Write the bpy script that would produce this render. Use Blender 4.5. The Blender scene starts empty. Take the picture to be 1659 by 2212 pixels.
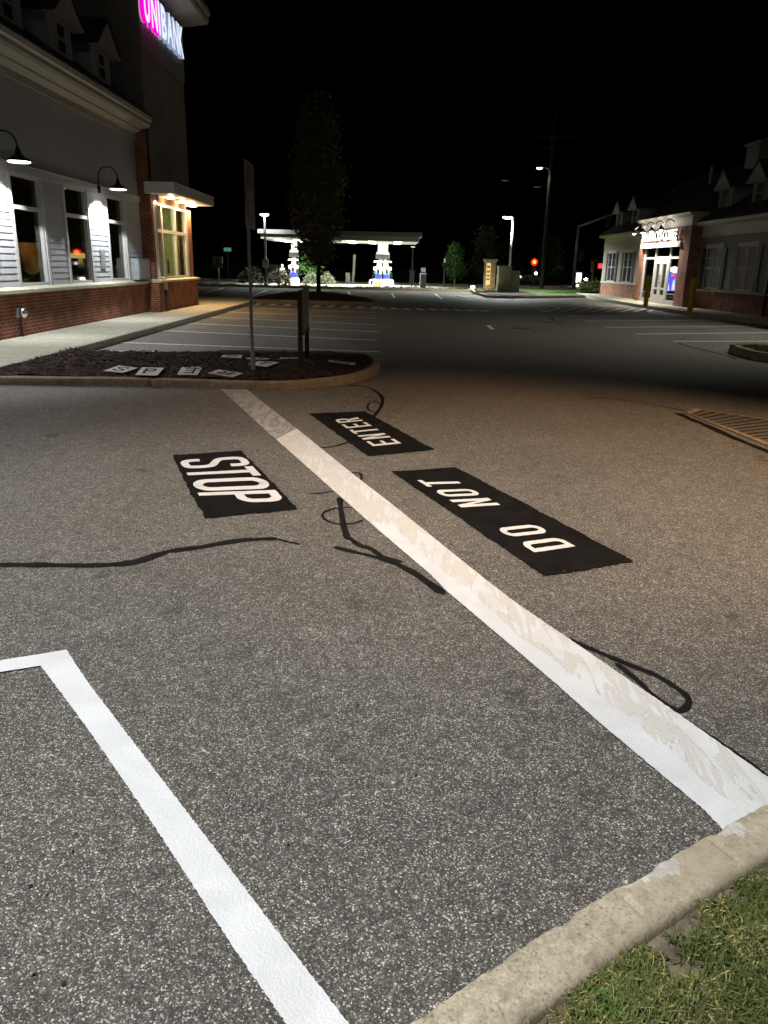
import bpy, bmesh, math, random
from mathutils import Vector, Matrix, noise
from mathutils.geometry import tessellate_polygon
random.seed(7)
SC = bpy.context.scene
COL = SC.collection
U = random.uniform
# ---------------------------------------------------------------- camera model (photo pixels on a 1659 x 2212 grid)
F, CX, CY, H = 1661., 829.5, 1106., 1.7
PIT, ROL = math.radians(17.82), .022
def ray(px, py):
    dx, dy = px - CX, py - CY
    x = dx*math.cos(ROL) + dy*math.sin(ROL); u = dx*math.sin(ROL) - dy*math.cos(ROL)
    return Vector((x, u*math.sin(PIT) + F*math.cos(PIT), u*math.cos(PIT) - F*math.sin(PIT)))
def G(px, py, z=0.):            # survey a point on a level surface
    d = ray(px, py); t = (z - H)/d.z
    return Vector((d.x*t, d.y*t, z))
def AY(px, py, Y):              # survey a point at a known distance
    d = ray(px, py); t = Y/d.y
    return Vector((d.x*t, Y, H + d.z*t))
cam = bpy.data.cameras.new('camera'); co = bpy.data.objects.new('camera', cam); COL.objects.link(co)
r0 = Vector((1, 0, 0)); u0 = Vector((0, math.sin(PIT), math.cos(PIT))); f0 = Vector((0, math.cos(PIT), -math.sin(PIT)))
rr = r0*math.cos(ROL) + u0*math.sin(ROL); uu = u0*math.cos(ROL) - r0*math.sin(ROL)
m = Matrix((rr, uu, -f0)).transposed().to_4x4(); m.translation = (0, 0, H)
co.matrix_world = m
cam.sensor_width = 36; cam.sensor_height = 36; cam.sensor_fit = 'AUTO'
cam.lens = 36*F/2212; cam.clip_end = 2000; cam.clip_start = .05
SC.camera = co
# ---------------------------------------------------------------- materials
def nt(name):
    m = bpy.data.materials.new(name); m.use_nodes = True
    t = m.node_tree; return m, t, t.nodes['Principled BSDF'], t.nodes['Material Output']
def N(t, kind, **kw):
    n = t.nodes.new(kind)
    for k, v in kw.items():
        if k in n.inputs: n.inputs[k].default_value = v
        else: setattr(n, k, v)
    return n
def ramp(t, stops):
    r = t.nodes.new('ShaderNodeValToRGB'); e = r.color_ramp.elements
    while len(e) < len(stops): e.new(.5)
    for el, (p, c) in zip(e, stops):
        el.position = p; el.color = (c if len(c) == 4 else (*c, 1))
    return r
def mix(t, a, b, fac, mode='MIX'):
    n = t.nodes.new('ShaderNodeMix'); n.data_type = 'RGBA'; n.blend_type = mode
    for s, v in ((0, fac), (6, a), (7, b)):
        if hasattr(v, 'is_output'): t.links.new(v, n.inputs[s])
        else: n.inputs[s].default_value = v if s == 0 else (*v, 1)
    return n.outputs[2]
def coords(t):
    return t.nodes.new('ShaderNodeTexCoord').outputs['Object']
def M(name, col, rough=.75, metal=0., var=.25, scale=6., bump=0., bscale=60., spec=.4):
    m, t, b, o = nt(name); c = coords(t)
    n = N(t, 'ShaderNodeTexNoise', Scale=scale, Detail=5.); t.links.new(c, n.inputs['Vector'])
    lo = [max(0, x*(1 - var)) for x in col]; hi = [min(1, x*(1 + var)) for x in col]
    r = ramp(t, [(.3, lo), (.7, hi)]); t.links.new(n.outputs[0], r.inputs[0])
    t.links.new(r.outputs[0], b.inputs['Base Color'])
    b.inputs['Roughness'].default_value = rough; b.inputs['Metallic'].default_value = metal
    b.inputs['Specular IOR Level'].default_value = spec
    if bump:
        n2 = N(t, 'ShaderNodeTexNoise', Scale=bscale, Detail=4.); t.links.new(c, n2.inputs['Vector'])
        bp = N(t, 'ShaderNodeBump', Strength=bump, Distance=.01); t.links.new(n2.outputs[0], bp.inputs['Height'])
        t.links.new(bp.outputs[0], b.inputs['Normal'])
    return m
def EM(name, col, s):
    m, t, b, o = nt(name)
    b.inputs['Base Color'].default_value = (*col, 1)
    b.inputs['Emission Color'].default_value = (*col, 1); b.inputs['Emission Strength'].default_value = s
    return m
def glass(name, tint=(.6, .65, .6), gloss=.35):
    m, t, b, o = nt(name); t.nodes.remove(b)
    tr = N(t, 'ShaderNodeBsdfTransparent', Color=(*tint, 1)); gl = N(t, 'ShaderNodeBsdfGlossy', Roughness=.03)
    fr = t.nodes.new('ShaderNodeLayerWeight'); fr.inputs[0].default_value = .5
    pw = N(t, 'ShaderNodeMath', operation='POWER'); pw.inputs[1].default_value = 4.; t.links.new(fr.outputs['Facing'], pw.inputs[0])
    ad = N(t, 'ShaderNodeMath', operation='MULTIPLY_ADD'); ad.inputs[1].default_value = .55; ad.inputs[2].default_value = gloss*.1
    ad.use_clamp = True
    t.links.new(pw.outputs[0], ad.inputs[0])
    mx = t.nodes.new('ShaderNodeMixShader'); t.links.new(ad.outputs[0], mx.inputs[0])
    t.links.new(tr.outputs[0], mx.inputs[1]); t.links.new(gl.outputs[0], mx.inputs[2]); t.links.new(mx.outputs[0], o.inputs[0])
    return m
def brickmat(name, c1, c2, mort, rough=.85):
    m, t, b, o = nt(name); c = coords(t)
    sp = t.nodes.new('ShaderNodeSeparateXYZ'); t.links.new(c, sp.inputs[0])
    g = t.nodes.new('ShaderNodeNewGeometry'); sn = t.nodes.new('ShaderNodeSeparateXYZ'); t.links.new(g.outputs['True Normal'], sn.inputs[0])
    ab = N(t, 'ShaderNodeMath', operation='ABSOLUTE'); t.links.new(sn.outputs[0], ab.inputs[0])
    gt = N(t, 'ShaderNodeMath', operation='GREATER_THAN'); t.links.new(ab.outputs[0], gt.inputs[0]); gt.inputs[1].default_value = .5
    mu = t.nodes.new('ShaderNodeMix'); t.links.new(gt.outputs[0], mu.inputs[0]); t.links.new(sp.outputs[0], mu.inputs[2]); t.links.new(sp.outputs[1], mu.inputs[3])
    cb = t.nodes.new('ShaderNodeCombineXYZ'); t.links.new(mu.outputs[0], cb.inputs[0]); t.links.new(sp.outputs[2], cb.inputs[1])
    br = N(t, 'ShaderNodeTexBrick', Scale=1.)
    br.inputs['Color1'].default_value = (*c1, 1); br.inputs['Color2'].default_value = (*c2, 1); br.inputs['Mortar'].default_value = (*mort, 1)
    br.inputs['Brick Width'].default_value = .21; br.inputs['Row Height'].default_value = .07; br.inputs['Mortar Size'].default_value = .009
    br.inputs['Mortar Smooth'].default_value = .2
    t.links.new(cb.outputs[0], br.inputs['Vector'])
    n = N(t, 'ShaderNodeTexNoise', Scale=2.5, Detail=6.); t.links.new(c, n.inputs['Vector'])
    r = ramp(t, [(.3, (.6, .6, .6)), (.7, (1.25, 1.2, 1.15))]); t.links.new(n.outputs[0], r.inputs[0])
    t.links.new(mix(t, br.outputs['Color'], r.outputs[0], 1., 'MULTIPLY'), b.inputs['Base Color'])
    bp = N(t, 'ShaderNodeBump', Strength=.5, Distance=.008); bp.invert = True
    t.links.new(br.outputs['Fac'], bp.inputs['Height']); t.links.new(bp.outputs[0], b.inputs['Normal'])
    b.inputs['Roughness'].default_value = rough; b.inputs['Specular IOR Level'].default_value = .25
    return m
def asphalt_mat():
    m, t, b, o = nt('asphalt'); c = coords(t)
    v = N(t, 'ShaderNodeTexVoronoi', Scale=225.); v.voronoi_dimensions = '3D'
    wn = N(t, 'ShaderNodeTexNoise', Scale=90., Detail=2.); t.links.new(c, wn.inputs['Vector'])
    wv = t.nodes.new('ShaderNodeVectorMath'); wv.operation = 'MULTIPLY_ADD'
    t.links.new(wn.outputs['Color'], wv.inputs[0]); wv.inputs[1].default_value = (.006, .006, .006); t.links.new(c, wv.inputs[2])
    t.links.new(wv.outputs[0], v.inputs['Vector'])
    sep = t.nodes.new('ShaderNodeSeparateColor'); t.links.new(v.outputs['Color'], sep.inputs[0])
    stone = ramp(t, [(0., (.068, .064, .057)), (.45, (.108, .101, .089)), (.70, (.165, .156, .137)), (.86, (.25, .237, .21)), (1., (.70, .67, .60))])
    t.links.new(sep.outputs[0], stone.inputs[0])
    tint = ramp(t, [(0., (1.12, .98, .84)), (.5, (1, 1, 1)), (.9, (.9, .97, 1.06))]); t.links.new(sep.outputs[1], tint.inputs[0])
    col = mix(t, stone.outputs[0], tint.outputs[0], 1., 'MULTIPLY')
    # bitumen between the stones
    ed = ramp(t, [(.0, (1, 1, 1)), (.55, (1, 1, 1)), (.85, (.62, .61, .60))]); t.links.new(v.outputs['Distance'], ed.inputs[0])
    col = mix(t, col, ed.outputs[0], 1., 'MULTIPLY')
    # clumps of coarser and paler aggregate
    v2 = N(t, 'ShaderNodeTexVoronoi', Scale=52.); t.links.new(c, v2.inputs['Vector'])
    s2 = t.nodes.new('ShaderNodeSeparateColor'); t.links.new(v2.outputs['Color'], s2.inputs[0])
    r2 = ramp(t, [(0., (.80, .80, .80)), (.6, (.99, .99, .99)), (1., (1.3, 1.29, 1.25))]); t.links.new(s2.outputs[0], r2.inputs[0])
    col = mix(t, col, r2.outputs[0], .85, 'MULTIPLY')
    v3 = N(t, 'ShaderNodeTexVoronoi', Scale=17.); t.links.new(c, v3.inputs['Vector'])
    s3 = t.nodes.new('ShaderNodeSeparateColor'); t.links.new(v3.outputs['Color'], s3.inputs[0])
    r3 = ramp(t, [(0., (.84, .84, .84)), (1., (1.17, 1.17, 1.16))]); t.links.new(s3.outputs[0], r3.inputs[0])
    col = mix(t, col, r3.outputs[0], .7, 'MULTIPLY')
    n = N(t, 'ShaderNodeTexNoise', Scale=.55, Detail=6., Roughness=.6); t.links.new(c, n.inputs['Vector'])
    r = ramp(t, [(.3, (.86, .865, .87)), (.7, (1.12, 1.11, 1.10))]); t.links.new(n.outputs[0], r.inputs[0])
    col = mix(t, col, r.outputs[0], 1., 'MULTIPLY')
    # oil spots
    n4 = N(t, 'ShaderNodeTexNoise', Scale=2.3, Detail=3.); t.links.new(c, n4.inputs['Vector'])
    r4 = ramp(t, [(.0, (.5, .47, .45)), (.27, (.62, .6, .58)), (.34, (1, 1, 1))]); t.links.new(n4.outputs[0], r4.inputs[0])
    col = mix(t, col, r4.outputs[0], 1., 'MULTIPLY')
    t.links.new(col, b.inputs['Base Color'])
    bp = N(t, 'ShaderNodeBump', Strength=.55, Distance=.004); bp.invert = True
    t.links.new(v.outputs['Distance'], bp.inputs['Height']); t.links.new(bp.outputs[0], b.inputs['Normal'])
    b.inputs['Roughness'].default_value = .72; b.inputs['Specular IOR Level'].default_value = .3
    return m
def paint_mat(name, c1, c2, rough=.55, worn=.0, wcol=(.1, .1, .1), streak=None, spec=.25):
    m, t, b, o = nt(name); c = coords(t)
    n = N(t, 'ShaderNodeTexNoise', Scale=5., Detail=6., Distortion=.6); t.links.new(c, n.inputs['Vector'])
    r = ramp(t, [(.35, c1), (.65, c2)]); t.links.new(n.outputs[0], r.inputs[0])
    col = r.outputs[0]
    n2 = N(t, 'ShaderNodeTexNoise', Scale=85., Detail=5.); t.links.new(c, n2.inputs['Vector'])
    if streak:
        mp = N(t, 'ShaderNodeMapping'); mp.inputs['Rotation'].default_value = (0, 0, math.radians(streak[0])); mp.inputs['Scale'].default_value = (1, .16, 1)
        t.links.new(c, mp.inputs['Vector'])
        ns = N(t, 'ShaderNodeTexNoise', Scale=9., Detail=7., Distortion=1.6, Roughness=.55); t.links.new(mp.outputs[0], ns.inputs['Vector'])
        rs = ramp(t, [(.49, (0, 0, 0)), (.53, (.9, .9, .9)), (.6, (.9, .9, .9)), (.63, (0, 0, 0))]); t.links.new(ns.outputs[0], rs.inputs[0])
        col = mix(t, col, streak[1], rs.outputs[0])
        rl = ramp(t, [(.478, (0, 0, 0)), (.49, (1, 1, 1)), (.502, (0, 0, 0))]); t.links.new(ns.outputs[0], rl.inputs[0])
        col = mix(t, col, streak[2], rl.outputs[0])
        hs = N(t, 'ShaderNodeMath', operation='MULTIPLY_ADD'); t.links.new(rs.outputs[0], hs.inputs[0]); hs.inputs[1].default_value = .35; t.links.new(n2.outputs[0], hs.inputs[2])
    if worn:
        rw = ramp(t, [(max(0, worn - .06), (0, 0, 0)), (worn + .04, (1, 1, 1))]); t.links.new(n2.outputs[0], rw.inputs[0])
        col = mix(t, wcol, col, rw.outputs[0])
    t.links.new(col, b.inputs['Base Color'])
    vb = N(t, 'ShaderNodeTexVoronoi', Scale=120.); t.links.new(c, vb.inputs['Vector'])
    ad = N(t, 'ShaderNodeMath', operation='ADD'); t.links.new((hs if streak else n2).outputs[0], ad.inputs[0]); t.links.new(vb.outputs['Distance'], ad.inputs[1])
    bp = N(t, 'ShaderNodeBump', Strength=.38, Distance=.005); t.links.new(ad.outputs[0], bp.inputs['Height'])
    t.links.new(bp.outputs[0], b.inputs['Normal'])
    b.inputs['Roughness'].default_value = rough; b.inputs['Specular IOR Level'].default_value = spec
    return m
def concrete_mat(name, col, stain=(.5, .45, .36)):
    m, t, b, o = nt(name); c = coords(t)
    n = N(t, 'ShaderNodeTexNoise', Scale=7., Detail=8., Roughness=.65); t.links.new(c, n.inputs['Vector'])
    r = ramp(t, [(.3, [x*.72 for x in col]), (.5, col), (.72, [min(1, x*1.22) for x in col])]); t.links.new(n.outputs[0], r.inputs[0])
    n2 = N(t, 'ShaderNodeTexNoise', Scale=120., Detail=4.); t.links.new(c, n2.inputs['Vector'])
    r2 = ramp(t, [(.30, (.5, .45, .38)), (.42, (.95, .95, .95)), (.6, (1.05, 1.05, 1.05)), (.7, (1.3, 1.28, 1.22))]); t.links.new(n2.outputs[0], r2.inputs[0])
    n5 = N(t, 'ShaderNodeTexNoise', Scale=28., Detail=6., Roughness=.7); t.links.new(c, n5.inputs['Vector'])
    r5 = ramp(t, [(.34, (.78, .76, .70)), (.5, (1, 1, 1)), (.66, (1.18, 1.18, 1.16))]); t.links.new(n5.outputs[0], r5.inputs[0]); r = r5 if False else r
    cc0 = mix(t, r.outputs[0], r5.outputs[0], 1., 'MULTIPLY')
    cc = mix(t, cc0, r2.outputs[0], 1., 'MULTIPLY')
    n3 = N(t, 'ShaderNodeTexNoise', Scale=1.7, Detail=5.); t.links.new(c, n3.inputs['Vector'])
    r3 = ramp(t, [(.45, (0, 0, 0)), (.7, (.7, .7, .7))]); t.links.new(n3.outputs[0], r3.inputs[0])
    t.links.new(mix(t, cc, stain, r3.outputs[0]), b.inputs['Base Color'])
    bp = N(t, 'ShaderNodeBump', Strength=.4, Distance=.005); t.links.new(n2.outputs[0], bp.inputs['Height'])
    t.links.new(bp.outputs[0], b.inputs['Normal']); b.inputs['Roughness'].default_value = .85; b.inputs['Specular IOR Level'].default_value = .25
    return m
MT = dict(
    asphalt=asphalt_mat(),
    white=paint_mat('white_paint', (.72, .73, .73), (.82, .83, .83)),
    line=paint_mat('long_line_paint', (.70, .70, .69), (.80, .80, .785), streak=(-35, (.68, .655, .59), (.50, .47, .41))),
    oldline=paint_mat('old_line_paint', (.42, .41, .40), (.54, .53, .51), worn=.32, wcol=(.09, .085, .08), streak=(-33, (.30, .29, .27), (.62, .60, .56))),
    letter=paint_mat('letter_paint', (.74, .72, .70), (.84, .82, .80), worn=.24, wcol=(.3, .28, .26)),
    black=paint_mat('black_paint', (.008, .008, .008), (.014, .013, .012), rough=.85, spec=.06),
    stall=paint_mat('stall_paint', (.82, .82, .79), (.88, .88, .86), worn=.24),
    kerbpale=concrete_mat('kerb_pale', (.58, .55, .50), (.55, .52, .46)),
    tar=paint_mat('tar', (.010, .010, .010), (.016, .015, .014), rough=.7, spec=.1),
    blue=paint_mat('blue_paint', (.03, .07, .2), (.05, .1, .28)),
    concrete=concrete_mat('kerb_concrete', (.47, .41, .30), (.42, .355, .25)),
    kerb2=concrete_mat('island_kerb_concrete', (.27, .215, .16), (.24, .19, .135)),
    walk=concrete_mat('sidewalk_concrete', (.48, .46, .37), (.44, .42, .33)),
    apron=concrete_mat('apron_concrete', (.5, .5, .46), (.45, .45, .4)),
    brick=brickmat('brick', (.17, .047, .022), (.235, .072, .036), (.31, .21, .145)),
    brick2=brickmat('shop_brick', (.27, .10, .065), (.36, .15, .10), (.34, .27, .22)),
    siding=M('siding', (.52, .52, .54), .6, var=.06, scale=3),
    trim=M('trim_white', (.62, .62, .60), .55, var=.06),
    cornice=M('cornice_paint', (.50, .46, .38), .6, var=.1),
    stucco=M('stucco', (.30, .28, .24), .9, var=.12, scale=3, bump=.3, bscale=90),
    sill=M('limestone_sill', (.52, .49, .36), .7, var=.18, scale=9),
    roof=M('roof_shingle', (.045, .045, .05), .9, var=.4, scale=25, bump=.5, bscale=30),
    tan=M('tan_siding', (.42, .37, .29), .65, var=.08),
    greysiding=M('grey_siding', (.30, .30, .28), .65, var=.08),
    panel2=M('mast_grey', (.12, .12, .12), .6), shutter=M('shutter', (.045, .047, .05), .5),
    room=M('room_wall', (.30, .24, .09), .8), roomlight=M('vestibule_wall', (.50, .50, .26), .7),
    dark=M('dark_metal', (.02, .02, .022), .4, .6), steel=M('galvanised_steel', (.33, .34, .33), .5, .6, var=.2, scale=20),
    greymetal=M('grey_box_paint', (.36, .39, .40), .5, .2, bump=.1), chrome=M('chrome', (.7, .7, .72), .22, 1.),
    maroon=M('maroon_paint', (.038, .019, .018), .55), panel=M('sign_panel_back', (.30, .27, .24), .6, var=.3, scale=14),
    red=M('sign_red', (.09, .010, .012), .5), signdull=M('sign_dull', (.15, .132, .127), .5), signwhite=M('sign_white', (.6, .58, .56), .45), yellow=M('bollard_yellow', (.68, .47, .02), .5, var=.2, scale=9),
    mulch=M('mulch', (.026, .0105, .005), .95, var=.6, scale=45, bump=1., bscale=70), mulch2=M('mulch_chip', (.033, .0135, .0065), .9, var=.5, scale=60),
    soil=M('soil', (.17, .138, .095), .95, var=.5, scale=22, bump=1., bscale=60),
    paper=M('stencil_card', (.58, .55, .52), .6, var=.12), cut=M('stencil_cut', (.02, .013, .01), .9),
    g1=M('grass_green', (.13, .165, .040), .55, var=.4, scale=3), g2=M('grass_dark', (.080, .110, .028), .55, var=.4, scale=3), g3=M('grass_dry', (.45, .36, .14), .6, var=.3, scale=5), g4=M('grass_straw', (.32, .25, .17), .7, var=.3),
    lawn=M('lawn', (.055, .10, .02), .9, var=.5, scale=2, bump=.8, bscale=20),
    leafdark=M('leaf_dark', (.105, .125, .038), .6, var=.5, scale=1.2), leafmid=M('leaf_bush', (.050, .066, .020), .55, var=.5, scale=2), leafbright=M('leaf_bright', (.032, .10, .014), .5, var=.4, scale=1.5),
    bark=M('bark', (.024, .019, .015), .9, var=.4, scale=12, bump=.6), bark2=M('bark_pale', (.16, .14, .11), .9, var=.3, scale=12),
    weed=M('weed_leaf', (.06, .17, .02), .45, var=.3),
    rust=M('grate_iron', (.20, .175, .145), .55, .35, var=.5, scale=25, bump=.4), rim=M('grate_rim', (.38, .30, .20), .55, .2, var=.4, scale=20), pit=M('grate_pit_shade', (.006, .006, .005), .9),
    pumpw=M('pump_white', (.72, .72, .66), .5), pumpb=M('pump_blue', (.03, .05, .42), .5), pumpy=M('pump_yellow', (.6, .5, .05), .5), pumpg=M('pump_green', (.05, .4, .15), .5), pumpk=M('pump_dark', (.03, .03, .03), .4),
    canopyw=M('canopy_fascia', (.42, .42, .37), .55, var=.06), canopyg=M('canopy_band', (.22, .22, .20), .6, var=.06),
    cabinet=M('utility_cabinet', (.30, .33, .28), .55, var=.12, scale=4), pylonm=M('pylon_white', (.62, .60, .54), .6),
    carblack=M('car_black', (.006, .006, .007), .4, 0), carwhite=M('car_white', (.5, .5, .5), .3), tyre=M('tyre', (.012, .012, .012), .8), carglass=M('car_glass', (.02, .025, .03), .3, spec=.2),
    skin=M('skin', (.55, .33, .23), .6), cloth=M('white_cloth', (.75, .75, .75), .8), shorts=M('dark_shorts', (.03, .03, .035), .8),
    peach=M('peach_cloth', (.75, .38, .16), .8, var=.15, scale=7), tactile=M('tactile', (.6, .5, .12), .8),
    glass=glass('window_glass'), shopglass=glass('shop_glass', (.25, .27, .25), .4),
    lampw=EM('lamp_white', (1., .97, .9), 9), lampwarm=EM('lamp_warm', (1., .8, .5), 14), poleled=EM('pole_led', (.95, 1., .97), 40), streetled=EM('street_led', (1., .9, .62), 25),
    smag=EM('sign_magenta', (1., .0, .60), 1.15), spink=EM('sign_pinkwhite', (1., .80, .97), 1.15), sblue=EM('sign_bluewhite', (.80, .93, 1.), 1.0), sside=EM('sign_blue_return', (.45, .50, .85), .55),
    shopw=EM('shop_letter', (1., 1., 1.), 1.05), redlamp=EM('red_signal', (1., .008, .0), 3.5), redcore=EM('red_core', (1., .5, .08), 3), redhand=EM('red_hand', (1., .02, .06), 4), head=EM('headlamp', (1., .92, .75), 60), headw=EM('lamp_globe', (.9, .95, 1.), 8),
    teal=EM('teal_sign', (.10, .30, .26), .5), undercan=EM('canopy_lamp', (1., 1., .92), 14), winlit=EM('lit_strip', (1., .93, .7), 1.2), lampshade=EM('standin_lampshade', (1., .72, .25), 1.3), tealw=M('poster_white', (.7, .72, .8), .5), posterblue=EM('poster_blue', (.05, .07, .75), .55), posterw=EM('poster_light', (.72, .78, 1.), .5), posterr=EM('poster_red', (.8, .1, .12), .5),
    amber=EM('pylon_lit', (1., .72, .3), .75), carl=EM('lit_car_front', (1., .98, .85), 2.5),
)
# ---------------------------------------------------------------- mesh builder
class MB:
    def __init__(s): s.v = []; s.f = []; s.m = []
    def add(s, pts, faces, mi=0):
        k = len(s.v); s.v += [tuple(p) for p in pts]
        s.f += [tuple(i + k for i in f) for f in faces]; s.m += [mi]*len(faces); return s
    def box(s, x0, x1, y0, y1, z0, z1, mi=0):
        x0, x1 = sorted((x0, x1)); y0, y1 = sorted((y0, y1)); z0, z1 = sorted((z0, z1))
        p = [(x, y, z) for z in (z0, z1) for y in (y0, y1) for x in (x0, x1)]
        return s.add(p, [(0, 2, 3, 1), (4, 5, 7, 6), (0, 1, 5, 4), (2, 6, 7, 3), (0, 4, 6, 2), (1, 3, 7, 5)], mi)
    def poly(s, pts, mi=0, holes=()):
        loops = [[Vector(p) for p in pts]] + [[Vector(p) for p in h] for h in holes]
        tri = tessellate_polygon(loops); allp = [p for l in loops for p in l]
        fs = []
        for a, b, c in tri:
            n = (allp[b] - allp[a]).cross(allp[c] - allp[a])
            fs.append((a, b, c) if n.z >= 0 else (a, c, b))
        return s.add(allp, fs, mi)
    def quad(s, a, b, c, d, mi=0): return s.add([a, b, c, d], [(0, 1, 2, 3)], mi)
    def prism(s, prof, axis, a, b, mi=0):      # profile of 2-D points swept along an axis, capped
        n = len(prof)
        def P(p, t):
            return {'x': (t, p[0], p[1]), 'y': (p[0], t, p[1]), 'z': (p[0], p[1], t)}[axis]
        pts = [P(p, a) for p in prof] + [P(p, b) for p in prof]
        fs = [(i, (i + 1) % n, n + (i + 1) % n, n + i) for i in range(n)]
        tri = tessellate_polygon([[Vector((*p, 0)) for p in prof]])
        fs += [tuple(reversed(t)) for t in tri] + [tuple(n + i for i in t) for t in tri]
        return s.add(pts, fs, mi)
    def tube(s, path, r, n=8, mi=0, cap=True):
        path = [Vector(p) for p in path]; rs = r if isinstance(r, (list, tuple)) else [r]*len(path)
        rings = []; ref = None
        for i, p in enumerate(path):
            d = (path[min(i + 1, len(path) - 1)] - path[max(i - 1, 0)]).normalized()
            if ref is None: ref = d.orthogonal().normalized()
            ref = (ref - d*ref.dot(d)).normalized(); q = d.cross(ref)
            rings.append([p + (ref*math.cos(a) + q*math.sin(a))*rs[i] for a in [2*math.pi*k/n for k in range(n)]])
        pts = [p for r_ in rings for p in r_]; fs = []
        for i in range(len(path) - 1):
            for k in range(n): fs.append((i*n + k, i*n + (k + 1) % n, (i + 1)*n + (k + 1) % n, (i + 1)*n + k))
        if cap: fs += [tuple(reversed(range(n))), tuple((len(path) - 1)*n + k for k in range(n))]
        return s.add(pts, fs, mi)
    def lathe(s, c, prof, n=16, mi=0):          # prof: (r, z) from bottom to top
        c = Vector(c); pts = []; fs = []
        for r, z in prof: pts += [c + Vector((r*math.cos(2*math.pi*k/n), r*math.sin(2*math.pi*k/n), z)) for k in range(n)]
        for i in range(len(prof) - 1):
            for k in range(n): fs.append((i*n + k, i*n + (k + 1) % n, (i + 1)*n + (k + 1) % n, (i + 1)*n + k))
        fs += [tuple(reversed(range(n))), tuple((len(prof) - 1)*n + k for k in range(n))]
        return s.add(pts, fs, mi)
    def ball(s, c, rx, ry, rz, n=12, mi=0):
        prof = [(max(.001, math.sin(math.pi*i/8)), -math.cos(math.pi*i/8)) for i in range(9)]
        k = len(s.v); s.lathe((0, 0, 0), prof, n, mi)
        for i in range(k, len(s.v)):
            x, y, z = s.v[i]; s.v[i] = (c[0] + x*rx, c[1] + y*ry, c[2] + z*rz)
        return s
    def build(s, name, mats, parent=None, smooth=False, off=None):
        me = bpy.data.meshes.new(name)
        me.from_pydata(s.v, [], s.f)
        mats = mats if isinstance(mats, (list, tuple)) else [mats]
        for m in mats: me.materials.append(MT[m])
        me.polygons.foreach_set('material_index', s.m)
        if smooth: me.polygons.foreach_set('use_smooth', [True]*len(me.polygons))
        me.update()
        o = bpy.data.objects.new(name, me); COL.objects.link(o)
        if parent is not None:
            o.parent = parent
            if parent.get('_w'): o.matrix_parent_inverse = Matrix.Translation(parent.location).inverted()
        return o
def tag(o, label=None, cat=None, group=None, kind=None):
    if label: o['label'] = label
    if cat: o['category'] = cat
    if group: o['group'] = group
    if kind: o['kind'] = kind
    return o
def thing(name, label, cat, loc=(0, 0, 0), rz=0., group=None, world=False):
    o = bpy.data.objects.new(name, None); COL.objects.link(o); o.location = loc; o.rotation_euler = (0, 0, rz); o.empty_display_size = .2
    if world: o['_w'] = 1
    return tag(o, label, cat, group)
def struct(name, mb, mats, kind='structure', smooth=False): return tag(mb.build(name, mats, smooth=smooth), kind=kind)
def dup(root, loc, label=None, rz=None):
    def cp(o, par):
        c = o.copy(); COL.objects.link(c)
        if par is not None: c.parent = par
        for ch in list(o.children): cp(ch, c)
        return c
    c = cp(root, None); c.location = loc
    if rz is not None: c.rotation_euler = (0, 0, rz)
    if label: c['label'] = label
    return c
def spot(name, loc, target, W, col, size, blend=.3, r=.08):
    l = bpy.data.lights.new(name, 'SPOT'); l.energy = W; l.color = col; l.spot_size = math.radians(size); l.spot_blend = blend; l.shadow_soft_size = r
    o = bpy.data.objects.new(name, l); COL.objects.link(o); o.location = loc
    o.rotation_euler = (Vector(target) - Vector(loc)).to_track_quat('-Z', 'Y').to_euler(); return o
def point(name, loc, W, col, r=.1):
    l = bpy.data.lights.new(name, 'POINT'); l.energy = W; l.color = col; l.shadow_soft_size = r
    o = bpy.data.objects.new(name, l); COL.objects.link(o); o.location = loc; return o
def resample(pts, step, closed=True):
    out = []; n = len(pts)
    for i in range(n if closed else n - 1):
        a, b = Vector(pts[i]), Vector(pts[(i + 1) % n]); k = max(1, int((b - a).length/step))
        out += [a + (b - a)*(j/k) for j in range(k)]
    if not closed: out.append(Vector(pts[-1]))
    return out
def rough(pts, step=.03, amp=.004, z=None):
    out = []
    for p in resample(pts, step):
        q = p + Vector((U(-amp, amp), U(-amp, amp), 0))
        if z is not None: q.z = z
        out.append(q)
    return out
def smooth_path(pts, k=6):
    P = [Vector(p) for p in pts]; out = []
    for i in range(len(P) - 1):
        a, b, c, d = P[max(i - 1, 0)], P[i], P[i + 1], P[min(i + 2, len(P) - 1)]
        for j in range(k):
            t = j/k
            out.append(.5*((2*b) + (c - a)*t + (2*a - 5*b + 4*c - d)*t*t + (3*b - a - 3*c + d)*t**3))
    return out + [P[-1]]
def ribbon(mb, pts, w, z, mi=0, taper=True):
    pts = [Vector((p[0], p[1], 0)) for p in pts]; L = []; R = []
    for i, p in enumerate(pts):
        d = (pts[min(i + 1, len(pts) - 1)] - pts[max(i - 1, 0)])
        if d.length < 1e-6: d = Vector((1, 0, 0))
        d.normalize(); n = Vector((-d.y, d.x, 0))
        ww = w*(1 + .45*noise.noise(p*5) + .35*noise.noise(p*17)) * ((.45 if taper and i in (0, len(pts) - 1) else 1))
        L.append(p + n*ww*.5 + Vector((U(-.002, .002), U(-.002, .002), z))); R.append(p - n*ww*.5 + Vector((0, 0, z)))
    for i in range(len(pts) - 1): mb.quad(R[i], R[i + 1], L[i + 1], L[i], mi)
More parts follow.
